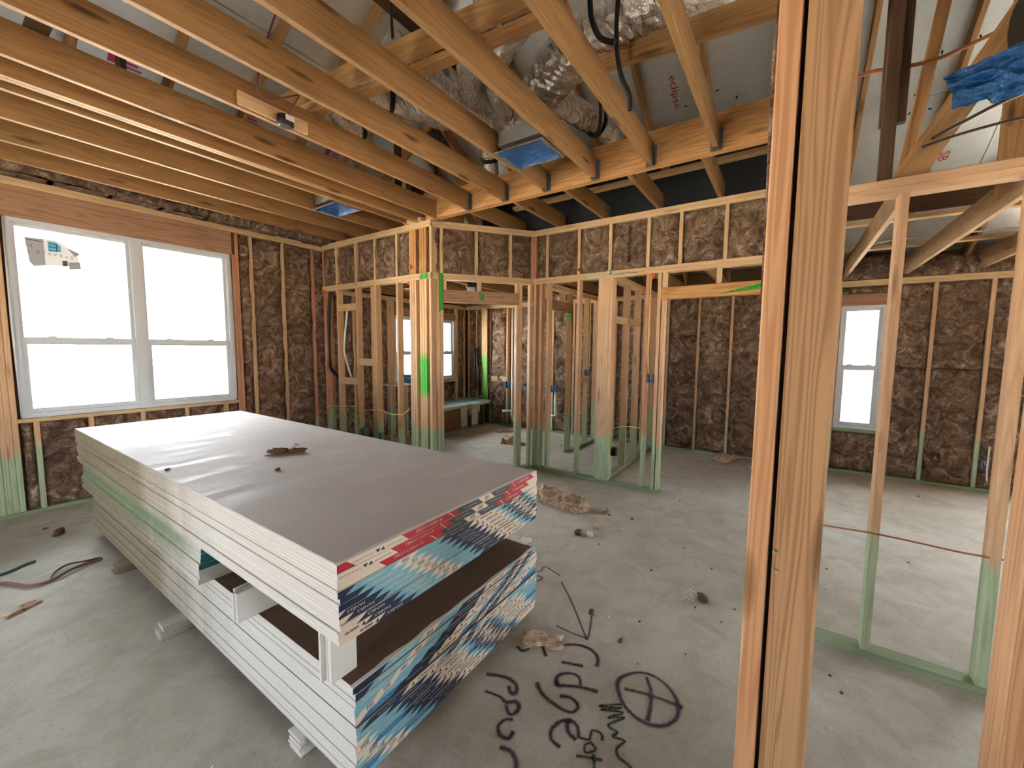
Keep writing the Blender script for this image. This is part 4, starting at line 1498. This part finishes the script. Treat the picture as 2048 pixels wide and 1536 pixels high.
chunk('wool_lump', 3.77, 1.42, 0, .09, .07, .05, .3, WOOL, 'small wool lump off the end of the long insulation slab', 'insulation', None, 1)
chunk('wool_lump', 3.36, 1.35, 0, .07, .06, .05, .9, WOOL, 'small brown lump next to the white scrap on the floor', 'insulation', None, 2)
chunk('wool_lump', 3.18, 1.44, 0, .09, .06, .035, .1, SCRAP, 'flat brown scrap closest to the red taped stack corner', 'debris', None, 3)
chunk('plastic_scrap', 3.21, 1.34, 0, .10, .05, .03, .7, PAPERW, 'small white scrap on the floor between brown lumps', 'debris', None, 4)
chunk('wood_chip', 2.78, .37, 0, .09, .06, .035, .5, SCRAP, 'brown chip with white fibres beside the near post', 'debris', None, 5)
mb = MB()
for k in range(5):
    a = k * .5
    mb.tube(spline([(2.72, .41, .006), (2.72 + .06 * math.cos(a), .41 + .06 * math.sin(a), .03), (2.74 + .12 * math.cos(a + .4), .42 + .10 * math.sin(a + .4), .008)], 4), .003, 5)
tag(mb.build('fibre_tangle', FILM), 'tangle of pale fibres on the floor by the brown chip', 'debris')
chunk('wool_lump', 2.235, .91, 0, .035, .03, .03, 0, SCRAP, 'tiny brown crumb at the tip of the sprayed arrow', 'debris', None, 6)
chunk('wool_lump', .597, 5.07, 0, .10, .05, .06, .9, SCRAP, 'brown wood offcut on the floor under the big window', 'debris', None, 7)
wool(.27, 3.80, 0, 0.05, 0.17, 0.02, -1.1, 'thin brown wool shred left of the stack', 'wool scraps on the floor', 51, 1)
random.seed(9)
mb = MB()
for k in range(170):
    x, y = random.uniform(.1, 6.6), random.uniform(-1.6, 5.6)
    if k < 60:
        x, y = random.uniform(1.9, 5.2), random.uniform(-.4, 2.0)
    if .6 < x < 2.05 and 1.1 < y < 4.9:
        continue
    r = random.uniform(.003, .010) * (2.2 if k % 9 == 0 else 1)
    q = [Vector((x + r * random.uniform(.6, 2.2) * math.cos(t), y + r * random.uniform(.6, 1.5) * math.sin(t), .0005)) for t in (0, 1.2, 2.5, 3.8, 5.0)]
    p = Vector((x, y, r * .9))
    for i in range(5):
        mb.face([q[i], q[(i + 1) % 5], p], k % 3)
tag(mb.build('floor_crumbs', [SCRAP, PAPERW, BLKINK]), 'crumbs and flecks of dirt scattered over the concrete', 'debris', None, 'stuff')
# on top of the stack
root = empty('torn_paper', (1.30, 2.62, ZTOP + .001), 'twisted brown and white scrap on top of the drywall stack', 'debris')
for k, (dx, dy, lx, ly, lz, m) in enumerate(((-.04, .03, .12, .055, .035, SCRAP), (.045, -.04, .11, .04, .03, SCRAP), (.05, -.005, .05, .035, .05, PAPERW), (-.085, .05, .05, .03, .012, PAPERW))):
    o = chunk('scrap_piece', 0, 0, 0, lx, ly, lz, -.6, m, None, None, None, 80 + k, .5)
    o.parent = root
    o.matrix_basis = Matrix.Translation((dx, dy, 0)) @ Matrix.Rotation(-.6 + k * .2, 4, 'Z')
chunk('wood_chip', 1.085, 2.29, ZTOP, .03, .02, .015, .3, SCRAP, 'small dark chip on top of the drywall in front of the scrap', 'debris', None, 90)
chunk('wood_chip', .74, 2.78, ZTOP, .03, .015, .01, .3, SCRAP, 'dark sliver at the window side edge of the drywall top', 'debris', None, 91)
chunk('wool_lump', 1.965, 1.22, .47, .05, .07, .05, .3, FILM, 'ball of clear wrap caught at the corner between the stacks', 'debris', None, 92)

# ================================================================== DUCTS above the joists
def duct(pts, r, label, seed, bands=()):
    root = empty('flexible_duct', pts[0], label, 'duct', 'silver flexible ducts in the attic')
    P = spline(pts, 18)
    o0 = Vector(pts[0])
    rnd = random.Random(seed)
    mb = MB()
    mb.tube([p - o0 for p in P], r, 34, 0, r * .09, seed)
    mb.v = [tuple(c + rnd.uniform(-1, 1) * r * .030 for c in v) for v in mb.v]
    mb.smooth = [False] * len(mb.f)
    mb.build('duct_sleeve', DUCT, root)
    for b in bands:
        i = int(b * (len(P) - 2))
        p, t = P[i] - o0, (P[i + 1] - P[i]).normalized()
        mb = MB()
        mb.tube([p - t * .02, p - t * .018, p + t * .018, p + t * .02], [r * 1.02, r * 1.09, r * 1.09, r * 1.02], 20)
        mb.build('band', BLACKSTRAP, root)
    return root


duct([(3.0, .05, 3.82), (2.62, .68, 3.66), (2.56, 1.05, 3.62), (2.72, 1.48, 3.62), (3.0, 1.78, 3.66)], .165, 'fat silver duct by the hanging black straps, the widest one', 1)
duct([(1.95, 1.05, 3.75), (2.14, 1.33, 3.62), (2.34, 1.69, 3.60), (2.5, 1.9, 3.62)], .085, 'silver duct running down beside the fat duct from the frame top', 2, (.75,))
duct([(2.15, 1.62, 3.85), (2.24, 1.82, 3.68), (2.34, 1.98, 3.60), (2.52, 2.09, 3.55), (2.75, 2.10, 3.62)], .085, 'curved silver duct bending like an elbow left of the fat duct', 3)
duct([(2.82, 1.70, 3.64), (3.1, 1.62, 3.60), (3.45, 1.52, 3.60), (4.05, 1.40, 3.60)], .10, 'silver duct sagging over the header beam', 4, (.72,))
duct([(2.45, 1.86, 3.66), (2.62, 1.96, 3.58), (2.88, 1.98, 3.46), (2.93, 1.86, 3.34), (2.85, 1.78, 3.30)], .075, 'silver duct dropping into the blue-filmed boot by the beam', 5)
duct([(1.9, 2.30, 3.62), (2.13, 2.28, 3.58), (2.46, 2.27, 3.55), (2.85, 2.2, 3.52)], .10, 'wrinkled silver duct left of the lettered box', 6)
duct([(1.9, 2.92, 3.52), (2.13, 2.78, 3.56), (2.34, 2.69, 3.58), (2.7, 2.5, 3.58)], .105, 'silver duct with a black band above the middle joists', 7, (.55,))
duct([(2.0, 3.15, 3.62), (2.21, 3.245, 3.53), (2.46, 3.33, 3.48), (2.68, 3.75, 3.46), (2.74, 4.1, 3.38)], .085, 'silver duct leading to the far blue-filmed boot', 8, (.4,))
duct([(3.40, 2.70, 3.85), (3.52, 2.72, 3.72), (3.62, 2.76, 3.60), (3.72, 2.82, 3.46)], .085, 'short silver duct dropping behind the header beam', 9, (.6,))

box = empty('duct_box', (2.96, 2.25, 3.50), 'foil duct box with handwritten figures among the ducts', 'box')
mb = MB()
mb.box((-.17, -.16, 0), (.19, .16, .20))
shell = mb.build('box_shell', GALV, box)
mb = MB()
mb.box((-.19, -.18, -.012), (.21, .18, -.001))
mb.build('box_flange', GALV, box)
mb = MB()
put_text(mb, '0.85 S20 080', (0.02, -.162, .10), (1, 0, 0), (0, 0, 1), .09, 0, width=.33)
put_text(mb, '0.85 S20', (-.172, 0, .10), (0, -1, 0), (0, 0, 1), .09, 0, width=.26)
mb.build('lettering', BLKINK, shell)


def boot(x0, x1, y0, y1, z, label, tilt=0.0):
    root = empty('duct_boot', ((x0 + x1) / 2, (y0 + y1) / 2, z), label, 'duct boot', 'duct boots sealed with blue film')
    hx_, hy_ = (x1 - x0) / 2, (y1 - y0) / 2
    mb = MB()
    mb.box((-hx_ * .86, -hy_ * .86, .05), (hx_ * .86, hy_ * .86, .16))
    mb.tube([(0, 0, .16), (0, 0, .22)], .075, 16)
    mb.build('boot_box', GALV, root)
    mb = MB()
    f_ = .86
    mb.box((-hx_, -hy_, -.001), (hx_, -hy_ * f_, .002))
    mb.box((-hx_, hy_ * f_, -.001), (hx_, hy_, .002))
    mb.box((-hx_, -hy_ * f_, -.001), (-hx_ * f_, hy_ * f_, .002))
    mb.box((hx_ * f_, -hy_ * f_, -.001), (hx_, hy_ * f_, .002))
    mb.build('flange', GALV, root)
    mb = MB()
    n = 14
    V, Fc = [], []
    for j in range(n + 1):
        for i in range(n + 1):
            u, v = i / n * 2 - 1, j / n * 2 - 1
            e = max(abs(u), abs(v))
            zz_ = -.004 + .040 * max(0, 1 - e) ** .5 + .006 * mnoise.noise(Vector((u * 5, v * 5, z)))
            V.append((u * hx_ * .90, v * hy_ * .90, zz_))
    for j in range(n):
        for i in range(n):
            a = j * (n + 1) + i
            Fc.append((a, a + n + 1, a + n + 2, a + 1))
    mb.raw(V, Fc, 0, True)
    rim = [(-1, -1), (1, -1), (1, 1), (-1, 1)]
    mb.build('blue_film', BLUEF, root)
    return root


boot(2.64, 3.0, 1.545, 1.985, ZC - .006, 'square metal duct boot with blue film between joists near the beam')
boot(2.58, 2.90, 4.00, 4.445, ZC - .006, 'square metal duct boot with blue film above the wall corner by the big window')
# third boot hangs in the side room
root = empty('duct_boot', (2.56, -.62, 2.66), 'loose blue film hanging from a duct boot under the roof of the side room', 'duct boot', 'duct boots sealed with blue film')
root.location = (2.58, -.62, 2.76)
mb = MB()
V, Fc = [], []
n = 30
for j in range(n + 1):
    for i in range(n + 1):
        u, v = i / n, j / n
        y = .13 - .42 * u - .04 * v * (1 - u)
        zt = .10 + .05 * u
        zb = -.10 + .0 * u
        zz_ = zt + (zb - zt) * v - .10 * (1 - u) ** 3 * v * 0 - (1 - u) * .06 * (1 - v)
        q = Vector((u * 5, v * 5, 3))
        V.append((-.03 * math.sin(v * 3) + .040 * mnoise.fractal(q * 1.1, 1, 2, 3) + .02 * abs(math.sin(u * 14 + v * 6)) * v, y, zz_ + .012 * mnoise.noise(q)))
for j in range(n):
    for i in range(n):
        a = j * (n + 1) + i
        Fc.append((a, a + 1, a + n + 2, a + n + 1))
mb.raw(V, Fc, 0, True)
mb.build('blue_film', BLUEF, root)
mb = MB()
mb.tube(spline([(.10, -.10, .20), (.10, -.22, .22), (.12, -.45, .34), (.15, -.8, .6)], 8), .11, 20, 0, .01, 4)
mb.build('boot_collar', BLACK, root)


def strap(pts, w, label, t=.006):
    mb = MB()
    P = spline(pts, 8)
    mb.tube(P, w * .62, 6)
    return tag(mb.build('hanging_strap', BLACKSTRAP), label, 'strap', 'black duct straps')


strap([(2.3, 1.05, 3.64), (2.3, 1.044, 3.60), (2.3, 1.029, 3.491), (2.3, .977, 3.377), (2.3, .888, 3.316)], .026, 'curved loop of black strap under the fat silver duct')
strap([(2.35, .895, 3.64), (2.35, .897, 3.572), (2.35, .901, 3.416), (2.35, .89, 3.28), (2.35, .863, 3.151), (2.35, .817, 3.043), (2.35, .808, 2.96)], .022, 'long black strap dangling straight down past a joist')
strap([(3.36, 1.41, 3.74), (3.36, 1.41, 3.52), (3.38, 1.45, 3.43), (3.40, 1.52, 3.49)], .024, 'black strap carrying the duct over the beam')
strap([(2.05, 1.48, 4.1), (2.15, 1.50, 3.85), (2.28, 1.62, 3.70)], .014, 'thin black strap rising from the curved elbow duct')
strap([(1.7, 2.0, 4.2), (1.78, 2.12, 3.75), (1.82, 2.16, 3.55)], .014, 'thin black strap behind the third joist')

# ================================================================== FIXTURES ON JOISTS
jb = empty('ceiling_light_box', (1.56, 2.975, 3.17), 'black ceiling box on a short wood block nailed to a joist', 'light box')
b_ = board('mounting_block', jb, (-.30, -.006, .022), (.15, -.006, .022), .085, .022, (0, 0, 1), W_PLATE)
mb = MB()
mb.tube([(-.02, -.035, -.035), (-.02, -.035, -.032), (-.02, -.035, .02)], [.052, .054, .054], 20)
mb.tube([(-.02, -.035, -.042), (-.02, -.035, -.034)], [.036, .05], 20)
shell = mb.build('round_box', BLACK, jb)
mb = MB()
mb.box((-.045, -.0905, -.02), (.015, -.089, .015))
mb.build('paper_label', STICK, shell)


def cable(name, pts, r, mat, label, group=None):
    mb = MB()
    mb.tube(spline(pts, 6), r, 6)
    return tag(mb.build(name, mat), label, 'cable', group)


cable('wire', [(1.516, 2.94, 3.856), (1.462, 2.94, 3.699), (1.372, 2.94, 3.372), (1.382, 2.94, 3.255), (1.46, 2.94, 3.261), (1.632, 2.94, 3.378), (1.612, 2.94, 3.318), (1.55, 2.94, 3.20)], .006, WIREP, 'mauve cable looping down to the black ceiling box')
cable('wire', [(3.53, 5.84, .70), (3.53, 5.73, .719), (3.53, 5.37, .757), (3.53, 5.09, .776)], .006, WIREW, 'white cable threaded through the first partition studs by the window')
cable('wire', [(3.51, 4.93, .46), (3.50, 5.10, .56), (3.51, 5.2, .62), (3.51, 4.99, .718), (3.53, 4.66, .764), (3.53, 4.516, .763), (3.53, 4.362, .737), (3.53, 4.202, .746), (3.53, 4.104, .755), (3.53, 3.97, .846)], .007, WIREY, 'yellow cable arching across studs above the grey outlet box')
cable('wire', [(3.60, 5.36, 2.148), (3.60, 5.42, 1.85), (3.60, 5.457, 1.581), (3.60, 5.40, 1.4), (3.60, 5.30, 1.19)], .014, PVC, 'white flexible tube hanging between two wood blocks')
cable('hose', [(3.62, 5.74, 2.45), (3.60, 5.777, 2.40), (3.6, 5.83, 2.036), (3.6, 5.85, 1.577), (3.6, 5.82, 1.308), (3.6, 5.60, 1.165)], .024, BLACK, 'thick black hose hanging beside the window corner stud')
cable('wire', [(4.60, 1.285, 2.43), (4.598, 1.29, 2.059), (4.60, 1.291, 1.619), (4.605, 1.275, 1.36)], .005, WIREY, 'yellow cable running down the orange stud to a grey box')
cable('wire', [(4.72, 1.72, .40), (4.68, 1.71, .60), (4.66, 1.693, .669), (4.66, 1.572, .714), (4.66, 1.45, .722), (4.64, 1.33, .718)], .005, WIREY, 'yellow cable stretched from the black outlet box to the orange stud')
cable('wire', [(6.30, 2.72, 2.42), (6.30, 2.72, 1.7), (6.30, 2.72, 1.27)], .006, WIREY, 'yellow cable on a closet stud above its grey box')
cable('wire', [(2.72, -.10, .676), (2.735, -.216, .672), (2.735, -.407, .681), (2.74, -.6, .676), (2.74, -.781, .672), (2.74, -1.2, .69)], .0045, WIREO, 'orange brown cable threaded through the side room studs')
cable('wire', [(2.86, -.05, 2.98), (2.86, -.24, 3.05), (2.88, -.40, 3.04), (2.9, -.56, 3.05), (2.9, -.8, 3.12)], .009, WIREO, 'brown cable crossing the dark upright under the roof')
cable('wire', [(2.74, -.50, 2.613), (2.74, -.6, 2.66), (2.74, -.773, 2.729), (2.74, -1.1, 2.80)], .008, WIREB, 'upper dark cable poking through the slanted roof member')
cable('wire', [(2.74, -.47, 2.585), (2.74, -.6, 2.61), (2.74, -.781, 2.625), (2.74, -1.1, 2.62)], .006, WIREB, 'lower dark cable below the slanted roof member')
cable('wire', [(6.6, .1, 2.80), (5.9, -.6, 2.78), (5.9, -1.4, 2.80), (5.9, -2.4, 2.76)], .008, WIREW, 'pale cable sagging across the side room joists')
cable('wire', [(6.83, 5.10, 2.3), (6.80, 5.06, 1.7), (6.80, 5.10, 1.2), (6.78, 5.0, .7)], .012, BLACK, 'black cable bunch on the bath wall beside the green marked stud') if False else None
# black cables beside the green marked stud of the bath
for k, (dy, lab) in enumerate(((0, 'thin black cable on the bath wall left of the green marked stud'), (.05, 'second thin black cable on the bath wall, nearer the green marked stud'))):
    cable('wire', [(6.84, 5.60 - dy, 1.62), (6.80, 5.585 - dy * 1.5, 1.35), (6.80, 5.57 - dy * 2, 1.1), (6.82, 5.585 - dy * 2.4, .72)], .022, BLACK, lab)
# floor cable bundle by the window
cable('wire', [(.10, 4.25, .012), (.224, 4.321, .012), (.33, 4.12, .014), (.42, 4.092, .012), (.52, 4.15, .022), (.60, 4.20, .014), (.70, 4.215, .010)], .010, WIREP, 'mauve cable offcut lying on the floor left of the stack')
cable('wire', [(.42, 4.09, .012), (.46, 4.22, .012), (.53, 4.27, .022), (.61, 4.215, .030), (.69, 4.235, .012)], .007, WIREB, 'dark cable end crossing the mauve cable on the floor')
cable('wire', [(.15, 4.48, .010), (.28, 4.50, .010), (.36, 4.56, .010), (.41, 4.567, .010)], .009, plain('teal_cable', lin(60, 110, 110), .5), 'short teal and grey cable on the floor near the left edge')


def ebox(x, y, z, sx, sy, sz, mat, label, open_=True, axis='y'):
    root = empty('outlet_box', (x, y, z), label, 'outlet box', 'electrical boxes on studs')
    mb = MB()
    t = .004
    mb.box((0, -sy / 2, -sz / 2), (sx, -sy / 2 + t, sz / 2))
    mb.box((0, sy / 2 - t, -sz / 2), (sx, sy / 2, sz / 2))
    mb.box((0, -sy / 2 + t, -sz / 2), (sx, sy / 2 - t, -sz / 2 + t))
    mb.box((0, -sy / 2 + t, sz / 2 - t), (sx, sy / 2 - t, sz / 2))
    mb.box((sx - t, -sy / 2 + t, -sz / 2 + t), (sx, sy / 2 - t, sz / 2 - t))
    shell = mb.build('box_shell', mat, root)
    mb = MB()
    mb.tube([(sx * .6, 0, sz * .45), (sx * .5, sy * .05, sz * .1), (sx * .3, -sy * .1, -sz * .1)], .004, 6)
    mb.build('wire_end', WIREW, shell)
    return root


ebox(3.535, 4.975, .42, .07, .10, .10, BOXT, 'teal grey outlet box low on a stud left of the doorway')
ebox(3.535, 4.59, .40, .05, .06, .10, BOXT, 'narrow pale bracket low on a stud behind the drywall edge')
ebox(4.605, 1.263, 1.30, .07, .058, .10, BOXG, 'grey outlet box on the orange stud at switch height')
ebox(4.70, 1.70, .38, .07, .075, .10, BLACK, 'black outlet box low by the stud with drilled holes')
ebox(6.20, 2.72, 1.235, .06, .08, .10, BOXG, 'grey outlet box on a closet stud at switch height')
ebox(6.80, 4.72, .885, .05, .10, .14, BLUES, 'pale blue plumbing box on a wood block of the bath wall')
ebox(6.80, 3.68, .865, .05, .17, .13, BLUES, 'wide pale blue plumbing box seen past the angled door studs')
ebox(6.82, 4.33, .90, .05, .06, .06, BLUES, 'small blue pipe box between the angled door studs')
ebox(6.86, -1.55, .35, .05, .07, .10, BLACK, 'dark outlet box low on the side room wall')
ebox(6.86, -1.96, .33, .05, .05, .10, BOXG, 'pale outlet bracket low on the side room wall, farther one')
cable('wire', [(6.84, -1.97, .55), (6.83, -1.965, .30), (6.84, -1.975, .15)], .008, WIREW, 'short white cable at the low bracket of the side room wall')

pp = empty('drain_pipe', (6.83, 4.62, 0), 'white plastic drain pipe with a side branch on the bath wall', 'pipe')
mb = MB()
mb.tube([(0, 0, 2.45), (0, 0, .40), (-.02, .0, .30), (-.04, -.06, .12)], .024, 12)
mb.build('riser', PVC, pp)
mb = MB()
mb.tube([(0, .0, .36), (-.02, .10, .345), (-.05, .19, .335)], .022, 12)
mb.tube([(-.05, .19, .335), (-.06, .205, .333)], .032, 12)
mb.build('branch', PVC, pp)
p2 = empty('drain_pipe', (6.83, 3.62, 0), 'short white plastic pipe stub on the bath wall behind the door studs', 'pipe')
mb = MB()
mb.tube([(0, 0, .80), (0, 0, .36), (-.03, .08, .34)], .026, 12)
mb.build('riser', PVC, p2)

# ceiling light in the bath, seen above the door header
cl = empty('recessed_light', (4.62, 3.86, 2.50), 'white round ceiling light above the angled door header', 'light')
mb = MB()
mb.tube([(0, 0, .0), (0, 0, .012), (.0, 0, .10)], [.06, .075, .075], 20)
mb.build('housing', BLACK, cl)
mb = MB()
mb.tube([(-.006, -.004, -.05), (0, 0, -.01), (0, 0, .004)], [.05, .062, .06], 20)
mb.build('lens', VINYL, cl)
bf = empty('film_sheet', (4.2, 4.5, 2.50), 'blue film strip under the bath joists near the green corner', 'film')
mb = MB()
for k in range(10):
    x0, x1 = k * .05, (k + 1) * .05
    za, zb_ = .02 * mnoise.noise(Vector((x0 * 9, 0, 1))), .02 * mnoise.noise(Vector((x1 * 9, 0, 1)))
    mb.face([(x0, 0, za), (x1, 0, zb_), (x1, .35, zb_ + .01), (x0, .35, za + .01)], 0, None, True)
mb.build('film', BLUEF, bf)

# ================================================================== TUB with wrapped deck
tub = empty('bathtub', (6.12, 5.55, 0), 'drop-in bathtub deck wrapped in pale blue film in the bath', 'bathtub')
for x in (5.42, 5.85, 6.25, 6.60, 6.83):
    board('deck_stud', tub, (x - 6.12, -.28, .038), (x - 6.12, -.28, .45), .089, .038, (0, 1, 0), W_DARK)
board('deck_plate', tub, (-.74, -.28, .02), (.75, -.28, .02), .089, .038, (0, 1, 0), W_BOTTOM)
board('deck_rail', tub, (-.74, -.28, .469), (.75, -.28, .469), .089, .038, (0, 1, 0), W_PLATE)
board('deck_rail', tub, (-.74, .33, .469), (.75, .33, .469), .06, .038, (0, 1, 0), W_PLATE)
mb = MB()
mb.box((-.72, -.345, .0405), (-.20, -.327, .448))
mb.build('apron_panel', OSB, tub)
mb = MB()
# rim and basin
ox, oy = .72, .30
ix, iy = .56, .20
for (x0, x1, y0, y1) in ((-ox, ox, -oy - .04, -iy), (-ox, ox, iy, oy), (-ox, -ix, -iy, iy), (ix, ox, -iy, iy)):
    mb.box((x0, y0, .49), (x1, y1, .52))
for (x0, x1, y0, y1) in ((-ix - .03, ix + .03, -iy - .03, -iy), (-ix - .03, ix + .03, iy, iy + .03), (-ix - .03, -ix, -iy, iy), (ix, ix + .03, -iy, iy)):
    mb.box((x0, y0, .08), (x1, y1, .489))
mb.box((-ix - .03, -iy - .03, .05), (ix + .03, iy + .03, .079))
mb.build('tub_shell', TUB, tub)
mb = MB()
V, Fc = [], []
for j in range(15):
    for i in range(31):
        x, y = -.75 + 1.50 * i / 30, -.36 + .66 * j / 14
        V.append((x, y, .524 + .008 + .010 * mnoise.fractal(Vector((x * 4, y * 4, 2)), 1, 2, 3) - (.02 if j == 0 else 0)))
for j in range(14):
    for i in range(30):
        a = j * 31 + i
        Fc.append((a, a + 1, a + 32, a + 31))
mb.raw(V, Fc, 0, True)
deck = mb.build('deck_film', BLUEL, tub)
random.seed(3)
for k, (x, w, d) in enumerate(((-.15, .17, .38), (.05, .22, .24), (.28, .2, .2))):
    mb = MB()
    V, Fc = [], []
    for j in range(9):
        for i in range(7):
            u, v = i / 6 - .5, j / 8
            V.append((x + u * w * (1 - .7 * v) + .05 * v * (k - 1), -.345 - .02 * math.sin(v * 3) - .012 * mnoise.noise(Vector((u * 6, v * 4, k))), .52 - d * v))
    for j in range(8):
        for i in range(6):
            a = j * 7 + i
            Fc.append((a, a + 1, a + 8, a + 7))
    mb.raw(V, Fc, 0, True)
    mb.build('hanging_film', FILM, deck)
lg = empty('board_on_ledge', (4.85, 5.62, .97), 'wide pale board lying like a ledge under the bath window', 'board')
mb = MB()
mb.box((-.35, -.18, 0), (.42, .22, .02))
mb.build('plank', PAPERW, lg)
for x in (-.3, .05, .37):
    board('prop', lg, (x, 0, -.93), (x, 0, -.001), .089, .038, (0, 1, 0), W_STUD)
bx = empty('blue_pail', (5.05, 5.72, .991), 'blue plastic pail standing at the bath window', 'pail')
mb = MB()
mb.tube([(0, 0, .0), (0, 0, .15)], [.07, .085], 16)
mb.build('pail_body', BLUES, bx)
mb = MB()
mb.tube(spline([(-.085, 0, .14), (-.06, 0, .24), (0, 0, .28), (.06, 0, .24), (.085, 0, .14)], 5), .004, 6)
mb.build('handle', BLACK, bx)

# ================================================================== NEIGHBOUR HOUSE outside the small window
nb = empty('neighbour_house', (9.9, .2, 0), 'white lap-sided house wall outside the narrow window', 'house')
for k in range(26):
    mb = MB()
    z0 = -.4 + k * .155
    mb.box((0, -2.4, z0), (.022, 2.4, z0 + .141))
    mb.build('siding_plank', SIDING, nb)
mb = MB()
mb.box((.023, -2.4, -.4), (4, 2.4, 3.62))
mb.build('house_body', SHADE_DARK, nb)  # dark backing in the plank gaps stands in for lap shadows
